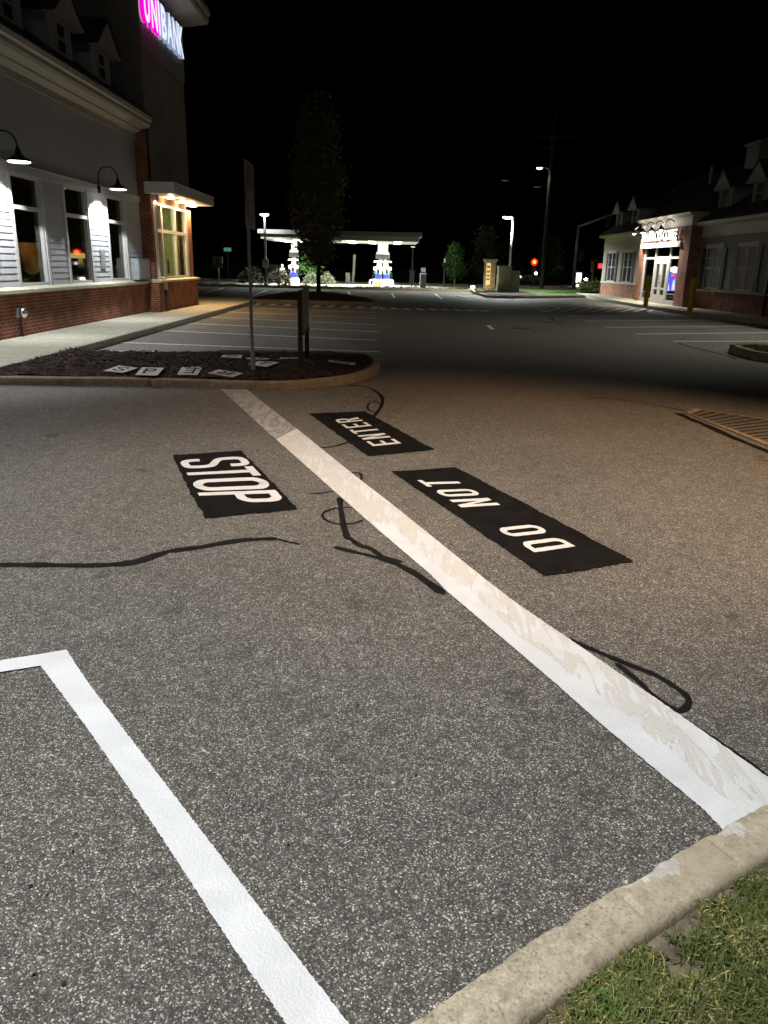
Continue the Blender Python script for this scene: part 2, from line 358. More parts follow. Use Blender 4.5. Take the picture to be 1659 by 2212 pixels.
# ---------------------------------------------------------------- glyphs in a unit box
def rrect(x0, y0, x1, y1, rad, n=7):           # rad: (rx, ry) for BL, BR, TR, TL
    out = []
    for (cx, cy, sx, sy, a0), (rx, ry) in zip([(x0, y0, 1, 1, 180), (x1, y0, -1, 1, 270), (x1, y1, -1, -1, 0), (x0, y1, 1, -1, 90)], rad):
        for k in range(n):
            a = math.radians(a0 + 90*k/(n - 1)); out.append((cx + sx*rx + rx*math.cos(a), cy + sy*ry + ry*math.sin(a)))
    return out
def ringq(x0, y0, x1, y1, rad, tx, ty):
    o = rrect(x0, y0, x1, y1, rad); i = rrect(x0 + tx, y0 + ty, x1 - tx, y1 - ty, [(max(.02, a - tx*.8) if a else .0, max(.02, b - ty*.8) if b else .0) for a, b in rad])
    n = len(o); return [[o[k], o[(k + 1) % n], i[(k + 1) % n], i[k]] for k in range(n)]
def rect(a, b, c, d): return [(a, b), (c, b), (c, d), (a, d)]
def glyph(ch, tx=.25, ty=.115):
    R = (.48, .2); Z = (0, 0)
    if ch == 'O': return ringq(0, 0, 1, 1, [R]*4, tx, ty)
    if ch == 'D': return ringq(0, 0, 1, 1, [Z, R, R, Z], tx, ty)
    if ch in 'PR':
        q = ringq(0, .44, 1, 1, [Z, (.45, .2), (.45, .2), Z], tx, ty) + [rect(0, 0, tx, .44)]
        if ch == 'R': q.append([(.62, 0), (.62 + tx*1.35, 0), (.45 + tx, .44), (.42, .44)])
        return q
    if ch == 'T': return [rect(0, 1 - ty, 1, 1), rect(.5 - tx/2, 0, .5 + tx/2, 1 - ty)]
    if ch == 'E': return [rect(0, 0, tx, 1), rect(tx, 0, 1, ty), rect(tx, 1 - ty, 1, 1), rect(tx, .5 - ty*.5, .88, .5 + ty*.5)]
    if ch == 'N': return [rect(0, 0, tx, 1), rect(1 - tx, 0, 1, 1), [(tx, .66), (1 - tx, 0), (1 - tx, .34), (tx, 1)]]
    if ch == 'S':
        a, b = tx/2, ty/2
        pa = [(1 - a, .70), (1 - a, .84), (.72, 1 - b), (.28, 1 - b), (a, .86), (a, .66), (.28, .555), (.72, .445), (1 - a, .34), (1 - a, .14), (.72, b), (.28, b), (a, .16), (a, .30)]
        p = smooth_path([(*q, 0) for q in pa], 5); L = []; Rr = []
        for i, c in enumerate(p):
            d = p[min(i + 1, len(p) - 1)] - p[max(i - 1, 0)]; d = Vector((d.x/tx, d.y/ty)).normalized(); n = (-d.y*a, d.x*b)
            L.append((c.x + n[0], c.y + n[1])); Rr.append((c.x - n[0], c.y - n[1]))
        return [[Rr[i], Rr[i + 1], L[i + 1], L[i]] for i in range(len(p) - 1)]
def word(mb, letters, spans, A, B, C, D, z, tx=.25, ty=.115):
    A, B, C, D = [Vector((p[0], p[1], 0)) for p in (A, B, C, D)]
    for ch, (a, b) in zip(letters, spans):
        for q in glyph(ch, tx, ty):
            pts = []
            for p, p2 in zip(q, q[1:] + q[:1]):
                k = max(1, int(max(abs(p2[0] - p[0])*8, abs(p2[1] - p[1])*16)))
                for j in range(k):
                    x = p[0] + (p2[0] - p[0])*j/k; y = p[1] + (p2[1] - p[1])*j/k
                    uu_ = a + (b - a)*x; w = A + (B - A)*uu_ + (D - A)*y + (C - B - D + A)*(uu_*y)
                    pts.append((w.x + noise.noise(w*40)*.004, w.y + noise.noise(w*40 + Vector((9, 0, 0)))*.004, z))
            mb.poly(pts)
def textmesh(body, right, up, out, origin, width, height, depth, mats, name, parent=None, bold=0.):
    cu = bpy.data.curves.new('t', 'FONT'); cu.body = body; cu.extrude = .05; cu.offset = bold; cu.size = 1; cu.resolution_u = 3
    o = bpy.data.objects.new('t', cu); COL.objects.link(o)
    dg = bpy.context.evaluated_depsgraph_get(); me = bpy.data.meshes.new_from_object(o.evaluated_get(dg)); bpy.data.objects.remove(o)
    xs = [v.co.x for v in me.vertices]; ys = [v.co.y for v in me.vertices]
    sx = width/(max(xs) - min(xs)); sy = height/(max(ys) - min(ys)); x0, y0 = min(xs), min(ys)
    R, Uv, O, P = Vector(right), Vector(up), Vector(out), Vector(origin)
    mi = []
    for p in me.polygons: mi.append(0 if abs(p.normal.z) > .5 else 1)
    for v in me.vertices:
        c = v.co; v.co = P + R*((c.x - x0)*sx) + Uv*((c.y - y0)*sy) + O*((c.z + .05)/.1*depth)
    me.name = name; me.materials.clear()
    for m in mats: me.materials.append(MT[m])
    if len(mats) == 1: mi = [0]*len(mi)
    me.polygons.foreach_set('material_index', mi); me.update()
    ob = bpy.data.objects.new(name, me); COL.objects.link(ob)
    if parent is not None:
        ob.parent = parent
        if parent.get('_w'): ob.matrix_parent_inverse = Matrix.Translation(parent.location).inverted()
    return ob
#SECTION2
# ================================================================ GROUND
mb = MB(); mb.poly([(-260, -160, 0), (260, -160, 0), (260, 420, 0), (-260, 420, 0)]); struct('parking_lot', mb, 'asphalt')
Z1, Z2, Z3, Z4 = .003, .005, .007, .009
# ---- tar crack seals
def seam(name, label, runs):
    o = None
    for k, (pts, w) in enumerate(runs):
        mb = MB(); ribbon(mb, smooth_path([G(*p) for p in pts], 5), w, Z1 + .0004*k); b = mb.build(name if o is None else 'branch', 'tar', o)
        if o is None: o = tag(b, label, 'tar seam')
    return o
seam('tar_seam', 'long wavy black tar seam running in from the left of the STOP patch', [([(-60, 1222), (0, 1221), (90, 1221), (200, 1222), (290, 1215), (360, 1193), (430, 1183), (520, 1168), (600, 1164)], .072), ([(598, 1164), (618, 1170), (650, 1177)], .022)])
seam('tar_seam', 'black looping tar squiggle and smear at the middle of the long white line', [
    ([(722, 1182), (760, 1192), (800, 1201), (850, 1216), (900, 1242), (960, 1285)], .05), ([(733, 1075), (738, 1110), (742, 1135), (752, 1167)], .045),
    ([(752, 1160), (775, 1178), (800, 1186), (830, 1205), (870, 1215)], .04), ([(669, 1068), (690, 1066), (720, 1062)], .018),
    ([(775, 1098), (730, 1098), (700, 1108), (699, 1120), (720, 1131), (760, 1132), (785, 1124)], .022), ([(758, 1022), (776, 1023), (781, 1034), (772, 1046)], .022)])
seam('tar_seam', 'black tangled tar squiggle between the island kerb and the ENTER patch', [([(752, 832), (790, 836), (815, 848), (826, 862), (822, 880), (804, 905)], .05), ([(815, 868), (797, 872), (795, 884), (812, 890), (826, 876), (806, 866)], .03)])
seam('tar_seam', 'thin black tar seam leading from the long line to the ENTER patch', [([(668, 962), (695, 967), (725, 964), (752, 955)], .035)])
seam('tar_seam', 'black tar loop beside the near end of the long white line', [
    ([(1205, 1378), (1250, 1392), (1292, 1409), (1349, 1433), (1419, 1461), (1471, 1494), (1488, 1515), (1478, 1532), (1457, 1534), (1415, 1508), (1377, 1471), (1330, 1433)], .034),
    ([(1466, 1550), (1530, 1590), (1584, 1626), (1659, 1678), (1720, 1720)], .022)])
seam('tar_seam', 'thin dark crack leading to the storm drain on the right', [([(1285, 857), (1340, 864), (1400, 872), (1484, 889)], .03)])
seam('tar_seam', 'thin dark crack leading to the raised grass bed on the right', [([(1462, 740), (1490, 749), (1517, 756), (1566, 767), (1590, 776)], .07)])
seam('tar_seam', 'faint meandering dark crack in the middle of the far lot', [([(1120, 690), (1160, 692), (1190, 698), (1215, 702), (1250, 708)], .09), ([(1190, 684), (1200, 694), (1222, 700)], .07)])
seam('tar_seam', 'dark rectangular tar patching under the right pole lamp', [([(988, 639), (1000, 643), (1080, 645), (1110, 642), (1108, 648), (1090, 652)], .16), ([(975, 650), (1060, 652)], .16)])
# ---- stencilled words
def patch(name, label, quad, letters, spans, box, tx, ty):
    mb = MB(); mb.poly([p + Vector((noise.noise(p*7)*.012, noise.noise(p*7 + Vector((5, 5, 0)))*.012, 0)) for p in rough([G(*p) for p in quad], .02, .005, Z2)])
    o = tag(mb.build(name, 'black'), label, 'road marking', 'fresh stencilled words on the asphalt')
    for i0, i1 in ([(0, 2), (2, 5)] if letters == 'DONOT' else [(0, len(letters))]):
        w = MB(); word(w, letters[i0:i1], spans[i0:i1], *[G(*p) for p in box], Z4, tx, ty); w.build('lettering', 'letter', o)
q8 = lambda x, y: (329.2 + x*.4299, 822.9 + y*.4299)
q4 = lambda x, y: (822.9 + x*.36375, 987.5 + y*.36375)
patch('painted_word', 'white word STOP on a fresh black painted patch', [q8(100, 375), q8(445, 352), q8(600, 508), q8(735, 648), q8(268, 692), q8(200, 580)], 'STOP', [(0, .235), (.255, .475), (.505, .755), (.785, 1)], [q8(136, 402), q8(258, 622), q8(672, 610), q8(455, 383)], .285, .12)
patch('painted_word', 'white word ENTER on a black painted patch nearest the mulch island', [q8(785, 165), q8(1070, 155), q8(1420, 348), q8(1085, 380)], 'ENTER', [(0, .155), (.212, .362), (.424, .574), (.636, .786), (.85, 1)], [q8(1252, 318), q8(1030, 186), q8(912, 198), q8(1108, 332)], .31, .125)
patch('painted_word', 'white words DO NOT on the longest black painted patch', [q4(62, 88), q4(445, 62), q4(1508, 625), q4(970, 710)], 'DONOT', [(0, .108), (.168, .275), (.555, .668), (.715, .826), (.885, 1)], [q4(1155, 537), q4(435, 138), q4(215, 143), q4(912, 573)], .31, .125)
# ---- the long white line and the box line
Lp = [(477.5, 842), (582.8, 939), (716, 1057), (815, 1145), (931, 1244), (962.6, 1277.5), (1113, 1405), (1207.4, 1486), (1301.6, 1570), (1523, 1755.5), (1600, 1838)]
Rp = [(533.4, 842.2), (645.2, 930.4), (759, 1022.8), (845, 1089.4), (1042.4, 1248.5), (1113.3, 1303.4), (1268.7, 1409.4), (1466.4, 1546), (1659, 1682.5), (1790, 1786)]
def edge_poly(Lq, Rq, z, amp=.0017):
    a = resample([G(*p) for p in Lq], .009, False); b = resample([G(*p) for p in Rq], .009, False)
    pts = [p + Vector((U(-amp, amp), U(-amp, amp), z)) for p in a + b[::-1]]
    return pts
o = tag(MB().poly(edge_poly([(596, 950)] + Lp[2:], [(640, 926.5)] + Rp[1:], Z3)).build('painted_line', 'line'), 'long broad white line with cream streaks running diagonally to the near kerb', 'road line')
f = MB().poly(edge_poly(Lp[:2] + [(595, 949)], [Rp[0], (639, 926)], Z3)); f.build('faded_section', 'oldline', o)['label'] = 'older greyed section of the line by the mulch island'
la = resample([G(*p) for p in Lp[3:]], .012, False); ra_ = resample([G(*p) for p in Rp[2:]], .012, False); nl = len(la); fs_ = []
for i, p in enumerate(la):
    q = ra_[min(len(ra_) - 1, int(i/(nl - 1)*(len(ra_) - 1)))]; k = (.36 + .10*noise.noise(p*2.1) + .05*noise.noise(p*9) + .03*noise.noise(p*40))*min(1, .25 + i/45)
    fs_.append(p + (q - p)*k + Vector((0, 0, Z3 + .0012)))
MB().poly([p + Vector((U(-.002, .002), U(-.002, .002), Z3 + .0012)) for p in la] + fs_[::-1]).build('fresh_strip', 'white', o)['label'] = 'cleaner bright white strip along the near side of the line'
bo = [(-260, 1478), (0, 1429.4), (143.5, 1406.2), (194.4, 1482.6), (305.6, 1628.4), (463, 1834.5), (601.8, 2019.6), (750, 2211.8), (905, 2420)]
bi = [(-260, 1511), (0, 1454.8), (88, 1440.9), (111, 1471), (185, 1570.6), (277.8, 1704.8), (370.4, 1843.7), (486, 2024.3), (615.7, 2211.8), (760, 2420)]
tag(MB().poly(edge_poly(bo, bi, Z3)).build('painted_line', 'white'), 'bright new white line turning a corner at lower left', 'road line')
# ---- parking stalls
def strip(a, b, w, z, mb=None, mi=0):
    mb = mb or MB(); a = Vector((a[0], a[1], z)); b = Vector((b[0], b[1], z)); d = (b - a).normalized(); n = Vector((-d.y, d.x, 0))*w/2
    return mb.quad(a - n, b - n, b + n, a + n, mi)
ords = ['first', 'second', 'third', 'fourth', 'fifth', 'sixth', 'seventh']
cq = lambda x, y: (493.7 + x*.1984, 614.4 + y*.1984)
stl = [((140, 757.5), (345, 760)), ((256.6, 739.9), (819, 760.5)), ((333, 713.5), (815, 735.7)), ((390, 698), (817.5, 717)), ((437, 684.5), (813, 702)), ((474, 673), (812, 688)), ((502, 664.5), (809.5, 675.4))]
for i, (a, b) in enumerate(stl):
    tag(strip(G(*a), G(*b), .10, Z2).build('stall_line', 'stall'), f'{ords[i]} white stall line from the mulch island, beside the bank sidewalk', 'parking line', 'parking stall lines beside the bank')
str_ = [((1455, 737.5), (1700, 737.5)), ((1372, 722), (1700, 718.5)), ((1305, 707.5), (1680, 704.5)), ((1262, 694.2), (1590, 690.6)), ((1224.5, 683), (1522, 681))]
for i, (a, b) in enumerate(str_):
    tag(strip(G(*a), G(*b), .10, Z2).build('stall_line', 'stall'), f'{ords[i]} white stall line from the raised grass bed, by the coffee shop', 'parking line', 'parking stall lines by the coffee shop')
for i, (a, b, l) in enumerate([((443, 633), (483, 622), 'leftmost stall tick by the far kerb, near the bank corner'), ((548, 638), (577, 626.5), 'stall tick by the far kerb behind the stop sign post'), ((757, 637.5), (752, 629.5) , 'stall tick by the far kerb right of the dark tree'), ((847, 633.5), (852, 644), 'stall tick by the far kerb below the right fuel pumps'), ((940, 635), (955, 646), 'rightmost stall tick by the far kerb')]):
    tag(strip(G(*a), G(*b), .14, Z2).build('stall_line', 'stall'), 'white ' + l, 'parking line', 'short stall lines at the far kerb')
# ---- ladder crosswalk between the bank corner and the shop
mb = MB(); strip(G(535, 657.5), G(823, 668), .12, Z2, mb); strip(G(823, 668.3), G(1100, 672), .12, Z2, mb)
for x in (310, 480, 640, 960, 1115, 1275, 1435, 1590): strip(G(*cq(x - 18, 226 + (x - 310)*.03)), G(*cq(x + 20, 209 + (x - 310)*.028)), .28, Z3, mb)
for k in range(9): strip(G(820 + k*27, 664 + k*.75), G(829 + k*28, 668.5 + k*.6), .2, Z3, mb)
tag(mb.build('crosswalk', 'stall'), 'worn white ladder crosswalk across the far lot from the bank corner', 'crosswalk')
mb = MB(); e2 = lambda x, y: (1042.3 + x*.3717, 636.4 + y*.3717)
strip(G(*e2(240, 72)), G(*e2(850, 66)), .12, Z2, mb)
for a, b in [((370, 100), (455, 78)), ((455, 102), (545, 80)), ((540, 103), (632, 82)), ((625, 103), (715, 82)), ((710, 103), (800, 82)), ((795, 103), (880, 82)), ((880, 101), (945, 82)), ((960, 101), (1012, 82)), ((320, 84), (380, 102)), ((1040, 100), (1075, 90))]: strip(G(*e2(*a)), G(*e2(*b)), .16, Z3, mb)
tag(mb.build('hatched_zone', 'stall'), 'white diagonal hatching in front of the shop entrance', 'road marking')
mb = MB(); mb.poly([G(*e2(*p), Z2) for p in [(600, 112), (735, 112), (760, 122), (590, 122)]]); tag(mb.build('painted_square', 'blue'), 'faint blue painted square in the nearest shop stall', 'road marking')
mb = MB(); strip(G(*e2(32, 180)), G(*e2(60, 203)), .12, Z2, mb); strip(G(*e2(32, 180)), G(*e2(90, 178)), .06, Z2 + .001, mb); tag(mb.build('corner_mark', 'stall'), 'small white corner mark beside the distant drain grate', 'road mark')
# ================================================================ NEAR KERB, LAWN
ZK = .14
ao = smooth_path([Vector((-1.4, .20, ZK)), Vector((-.65, .74, ZK)), Vector((.07, 1.25, ZK)), Vector((.33, 1.44, ZK)), Vector((.64, 1.655, ZK)), Vector((.97, 1.865, ZK)), Vector((1.25, 2.03, ZK)), Vector((1.8, 2.31, ZK)), Vector((2.6, 2.66, ZK)), Vector((3.6, 3.02, ZK))], 8)
ai = []
for i, p in enumerate(ao):
    d = (ao[min(i + 1, len(ao) - 1)] - ao[max(i - 1, 0)]).normalized(); ai.append(p + Vector((d.y, -d.x, 0))*.150)
def at(path, t):
    L = [0]
    for a, b in zip(path, path[1:]): L.append(L[-1] + (b - a).length)
    s = t*L[-1]
    for i in range(len(path) - 1):
        if s <= L[i + 1] or i == len(path) - 2: return path[i] + (path[i + 1] - path[i])*((s - L[i])/max(1e-6, L[i + 1] - L[i]))
mb = MB(); NK = 620; prof = []
chips = [(.40, .006, .01), (.45, .014, .018), (.508, .008, .009), (.36, .006, .006), (.47, .006, .006)]
for i in range(NK + 1):
    t = i/NK; a = at(ao, t); b = at(ai, t); w = (a - b).normalized(); wl = (a - b).length
    chip = sum(max(0, 1 - abs(t - c)/h)**.6*d for c, h, d in [(c[0], c[1], c[2]) for c in chips])
    jt = .012 if i in (309, 268, 372) else 0
    nz = noise.noise(a*14)*.0025 + noise.noise(a*45)*.003 + noise.noise(a*120)*.003
    ring = [(wl + .015, 0., -.02), (wl + .012 + nz*.5, 0., .0), (wl + .004 + nz - chip*.3, 0, .085), (wl - .002 + nz - chip*.55, 0, ZK - .016 - chip*.6), (max(wl*.86, wl - .010 + nz*1.3 - chip), 0, ZK - .003), (max(wl*.82, wl - .022 - chip*1.3 + nz*.8), 0, ZK)] + [(wl*f_, 0, ZK - jt + noise.noise(a*31 + Vector((f_*9, 0, 0)))*.0015) for f_ in (.78, .72, .66, .6, .54, .48, .4, .3)] + [(.03, 0, ZK - .001), (.012, 0, ZK - .007), (.002, 0, ZK - .022), (-.004, 0, ZK - .05), (-.006, 0, ZK - .062), (-.02, 0, ZK - .064), (-.022, 0, -.02)]
    prof.append([Vector((b.x, b.y, 0)) + Vector((w.x, w.y, 0))*r[0] + Vector((0, 0, r[2])) for r in ring])
nr = len(prof[0]); pts = [p for r in prof for p in r]; fs = []
for i in range(NK):
    for k in range(nr - 1): fs.append((i*nr + k, i*nr + k + 1, (i + 1)*nr + k + 1, (i + 1)*nr + k))
mb.add(pts, fs)
for q in range(len(fs)):
    i, k = divmod(q, nr - 1); a, b = (268, 291) if i < 300 else (309, 322)
    if a <= i <= b and k <= 3.2 + 7*((i - a)/(b - a))**1.2*(1 - max(0, (i - b + 3)/6)) + 1.6*noise.noise(Vector((i*.35, k*.4, 0))): mb.m[q] = 1
struct('kerb', mb, ['concrete', 'kerbpale'], smooth=True)
LZ = .105
lawn_in = [p.copy() for p in ai]
mb = MB(); outer = [Vector((p.x, p.y, LZ)) for p in ai]
lp = [v + Vector((0, 0, 0)) for v in outer] + [Vector((6, -3, LZ)), Vector((-4, -3, LZ))]
mb.poly(lp)
struct('lawn_soil', mb, 'soil')
mb = MB(); rnd = random.Random(3); cnt = 0
while cnt < 210000:
    t = rnd.uniform(.26, .74); b = at(ai, t); d = (at(ao, t) - b); d.z = 0; d.normalize(); s = rnd.uniform(-.004, .8)
    p = Vector((b.x, b.y, LZ)) - d*(s + .0)
    if p.y < .55 or p.x > 2.4: cnt += 1; continue
    dn = noise.noise(p*3.2) + .5*noise.noise(p*9) + .25*noise.noise(p*22)
    edge = min(1, s/.16)
    if dn*1.25 + .75*edge + .34 < rnd.uniform(.0, .75): cnt += 1; continue
    h = rnd.uniform(.018, .062)*(.6 + .5*edge); a = rnd.uniform(0, 6.28); lean = Vector((math.cos(a), math.sin(a), 0))*h*rnd.uniform(.2, 1.3)
    sd = Vector((-math.sin(a + rnd.uniform(-1, 1)), math.cos(a), 0)); wd = rnd.uniform(.0008, .0019)
    dry = noise.noise(p*5 + Vector((7, 3, 0)))
    q = rnd.random() - dry*.45
    mi = 0 if q > .50 else (1 if q > .26 else (2 if q > .07 else 3))
    if mi == 2: wd *= 1.35
    mid = p + lean*.45 + Vector((0, 0, h*.6)); tip = p + lean + Vector((0, 0, h*(.75 if mi < 2 else .45)))
    mb.add([p - sd*wd, p + sd*wd, mid + sd*wd*.8, mid - sd*wd*.8, tip], [(0, 1, 2, 3), (3, 2, 4)], mi); cnt += 1
tag(mb.build('grass', ['g1', 'g2', 'g3', 'g4']), 'patchy short lawn with dry yellow blades behind the near kerb', kind='stuff')
w0 = G(1318, 2180, LZ); wd_ = thing('weed', 'small bright green broad-leaved weed at the back of the near kerb', 'weed', w0, world=True)
stem = MB()
for (dx, dy, l, wdt) in [(-.012, .02, .05, .014), (.02, .004, .045, .016), (-.02, -.012, .04, .012), (.008, -.022, .042, .013), (.0, .012, .038, .012)]:
    lf = MB(); d = Vector((dx, dy, 0)).normalized(); n = Vector((-d.y, d.x, 0)); B = w0
    sec = [(0, .1, .004), (.3, .7, .016), (.6, 1, .022), (.85, .6, .018), (1, .05, .010)]
    pts = []
    for t, ww, z in sec: pts += [B + d*l*t + n*wdt*ww*.5 + Vector((0, 0, z + .004)), B + d*l*t + Vector((0, 0, z)), B + d*l*t - n*wdt*ww*.5 + Vector((0, 0, z + .004))]
    lf.add(pts, [(i*3 + k, i*3 + k + 1, i*3 + k + 4, i*3 + k + 3) for i in range(4) for k in range(2)]); lf.build('leaf', 'weed', wd_, smooth=True)
    stem.tube([B, B + d*.008 + Vector((0, 0, .006))], .0018, 5)
stem.build('stem', 'weed', wd_)
mb = MB(); rnd = random.Random(9)
for k in range(46):
    p = G(rnd.uniform(60, 1600), rnd.uniform(1150, 2150), .004); a = rnd.uniform(0, 6.28); l = rnd.uniform(.003, .009); d = Vector((math.cos(a), math.sin(a), 0))*l; n = Vector((-math.sin(a), math.cos(a), 0))*l*.55
    mb.add([p - d, p + n + Vector((0, 0, .003)), p + d + Vector((0, 0, .002)), p - n], [(0, 3, 2, 1)], rnd.choice((0, 0, 1)))
tag(mb.build('leaf_litter', ['bark', 'g4']), 'tiny dry leaf flakes scattered on the near asphalt', kind='stuff')
# ================================================================ MULCH ISLAND WITH STENCILS AND SIGNS
ZI = .115
def kerb_loop(path, w, h, mat, name, closed=False, inward=1, joints=()):
    """kerb profile along the outer bottom edge"""
    path = [Vector((p[0], p[1], 0)) for p in path]; rings = []
    acc = 0
    for i, p in enumerate(path):
        a = path[(i - 1) % len(path)] if closed else path[max(i - 1, 0)]; b = path[(i + 1) % len(path)] if closed else path[min(i + 1, len(path) - 1)]
        d = (b - a).normalized(); n = Vector((-d.y, d.x, 0))*inward
        if i: acc += (p - path[i - 1]).length
        j = .018 if any(abs(acc - q) < .02 for q in joints) else 0
        nz = noise.noise(p*5)*.006 + noise.noise(p*21)*.004
        rings.append([p + n*(x + j + (nz if 0 < k < 4 else 0)) + Vector((0, 0, z - j*.8*(k in (1, 2, 3, 4)))) for k, (x, z) in enumerate([(0, -.02), (.006, h*.55), (.012, h*.86), (.03, h*.985), (.05, h), (w - .012, h), (w, h - .012), (w, -.02)])])
    nr = 8; pts = [q for r in rings for q in r]; fs = []; n_ = len(rings)
    for i in range(n_ if closed else n_ - 1):
        for k in range(nr - 1):
            a, b = i*nr + k, ((i + 1) % n_)*nr + k; f = (a, b, b + 1, a + 1); fs.append(f if inward > 0 else f[::-1])
    return struct(name, MB().add(pts, fs), mat, smooth=False)
front = [Vector((-9.5, 10.62, 0)), Vector((-7, 10.64, 0)), G(0, 832), G(317, 836), G(582, 843), G(688, 837), G(767, 826), G(812, 810), G(822, 797), G(817, 785), G(803, 777), G(771, 773), G(672, 770), G(529, 767), Vector((-4.1, 14.15, 0)), Vector((-5.6, 14.2, 0))]
fp = smooth_path(front, 14); fp = resample(fp, .05, False)
acc = 0; jn = []
for a, b in zip(fp, fp[1:]):
    acc += (b - a).length
    for px in (583, 318):
        if abs(b.x - G(px, 842).x) < .03 and b.y < 11.2: jn.append(acc)
kerb_loop(fp, .15, ZI, 'kerb2', 'island_kerb', inward=1, joints=jn)
mb = MB(); bed = []
for p in fp: bed.append(p)
inner = []
for i, p in enumerate(fp):
    d = (fp[min(i + 1, len(fp) - 1)] - fp[max(i - 1, 0)]).normalized(); inner.append(p + Vector((-d.y, d.x, 0))*.14)
poly = [Vector((q.x, q.y, 0)) for q in inner] + [Vector((-5.72, 14.2, 0)), Vector((-5.72, 12.6, 0)), Vector((-5.75, 11.5, 0)), Vector((-6.4, 10.78, 0))]
def inside(p, pl):
    c = False; n = len(pl)
    for i in range(n):
        a, b = pl[i], pl[i - 1]
        if (a.y > p.y) != (b.y > p.y) and p.x < (b.x - a.x)*(p.y - a.y)/(b.y - a.y) + a.x: c = not c
    return c
def bedz(p): return .105 + .035*noise.noise(p*1.3) + .018*noise.noise(p*6) + .02
mb = MB(); st = .07; grid = {}
nx, ny = int(6.6/st), int(4/st)
for i in range(nx + 1):
    for j in range(ny + 1):
        p = Vector((-6.5 + i*st, 10.55 + j*st, 0)); grid[i, j] = len(mb.v); mb.v.append((p.x, p.y, bedz(p)))
for i in range(nx):
    for j in range(ny):
        c = Vector((-6.5 + (i + .5)*st, 10.55 + (j + .5)*st, 0))
        if inside(c, poly): mb.f.append((grid[i, j], grid[i + 1, j], grid[i + 1, j + 1], grid[i, j + 1])); mb.m.append(0)
struct('mulch_bed', mb, 'mulch', smooth=True)
mb = MB(); rnd = random.Random(5)
for k in range(5200):
    p = Vector((rnd.uniform(-6.4, -.2), rnd.uniform(10.6, 14.2), 0))
    if not inside(p, poly): continue
    z = bedz(p); a = rnd.uniform(0, 6.28); l = rnd.uniform(.015, .06); w = rnd.uniform(.005, .014)
    d = Vector((math.cos(a), math.sin(a), rnd.uniform(-.4, .6)))*l; n = Vector((-math.sin(a), math.cos(a), rnd.uniform(-.4, .4)))*w; c = p + Vector((0, 0, z + .008))
    mb.add([c - d - n, c + d - n, c + d + n, c - d + n, c + Vector((0, 0, .012))], [(0, 1, 4), (1, 2, 4), (2, 3, 4), (3, 0, 4)])
tag(mb.build('mulch_chips', 'mulch2'), 'loose brown bark chips on the island', kind='stuff')
# stencil cards left on the mulch
s6 = lambda x, y: (164.6 + x*.23148, 746.1 + y*.23148)
cards = [([s6(258, 238), s6(440, 258), s6(575, 212), s6(400, 190)], 'S', 0, 'white stencil card with a curved S, leftmost on the mulch'),
         ([s6(552, 278), s6(760, 283), s6(820, 212), s6(615, 207)], 'P', 0, 'grey stencil card with the letter P on the mulch'),
         ([s6(942, 275), s6(1130, 278), s6(1185, 200), s6(985, 207)], 'E', 2, 'white stencil card with an upside down E on the mulch'),
         ([s6(1228, 260), s6(1460, 298), s6(1557, 262), s6(1330, 228)], 'R', 2, 'stencil card with a reversed R lying left of the sign post'),
         ([s6(1350, 108), s6(1540, 120), s6(1550, 91), s6(1375, 92)], 'N', 1, 'stencil card tilted against a dark lump at the back of the mulch'),
         ([cq(185, 806), cq(310, 826), cq(455, 812), cq(290, 794)], 'O', 1, 'stencil card half hidden behind the sign post, at the rear'),
         ([cq(215, 872), cq(420, 900), cq(550, 850), cq(330, 838)], 'T', 0, 'stencil card with a T lying right against the sign post'),
         ([cq(1085, 840), cq(1365, 883), cq(1388, 858), cq(1095, 825)], 'D', 1, 'narrow stencil card with a D, rightmost on the mulch'),
         ([cq(556, 812), cq(745, 809), cq(758, 798), cq(565, 799)], 'E', 1, 'white stencil card edge showing behind the maroon sign')]
for q, ch, rot, lab in cards:
    P4 = [G(*p, .150) for p in q]; A, B, C, D = P4
    mb = MB(); top = [p + Vector((0, 0, .006)) for p in P4]
    mb.add(P4 + top, [(4, 5, 6, 7), (3, 2, 1, 0)] + [(i, (i + 1) % 4, 4 + (i + 1) % 4, 4 + i) for i in range(4)])
    o = tag(mb.build('stencil_card', 'paper'), lab, 'stencil', 'letter stencils left on the mulch')
    R4 = P4[rot:] + P4[:rot]; w = MB(); ins = []
    ctr = sum((p for p in P4), Vector())/4
    ins = [ctr + (p - ctr)*.66 for p in R4]
    word(w, ch, [(0.1, .9)], ins[0], ins[1], ins[2], ins[3], .150 + .0095, .24, .15); w.build('cut_letter', 'cut', o)
mb = MB(); c = G(543, 773, .13); mb.ball((c.x + .02, c.y, .15), .12, .1, .09, 9)
for i in range(len(mb.v)):
    v = Vector(mb.v[i]); mb.v[i] = tuple(v + Vector((0, 0, .05*noise.noise(v*18))) + Vector((.02*noise.noise(v*30), 0, 0)))
tag(mb.build('bark_lump', 'mulch'), 'dark lump of bark sticking up at the back of the mulch', 'lump')
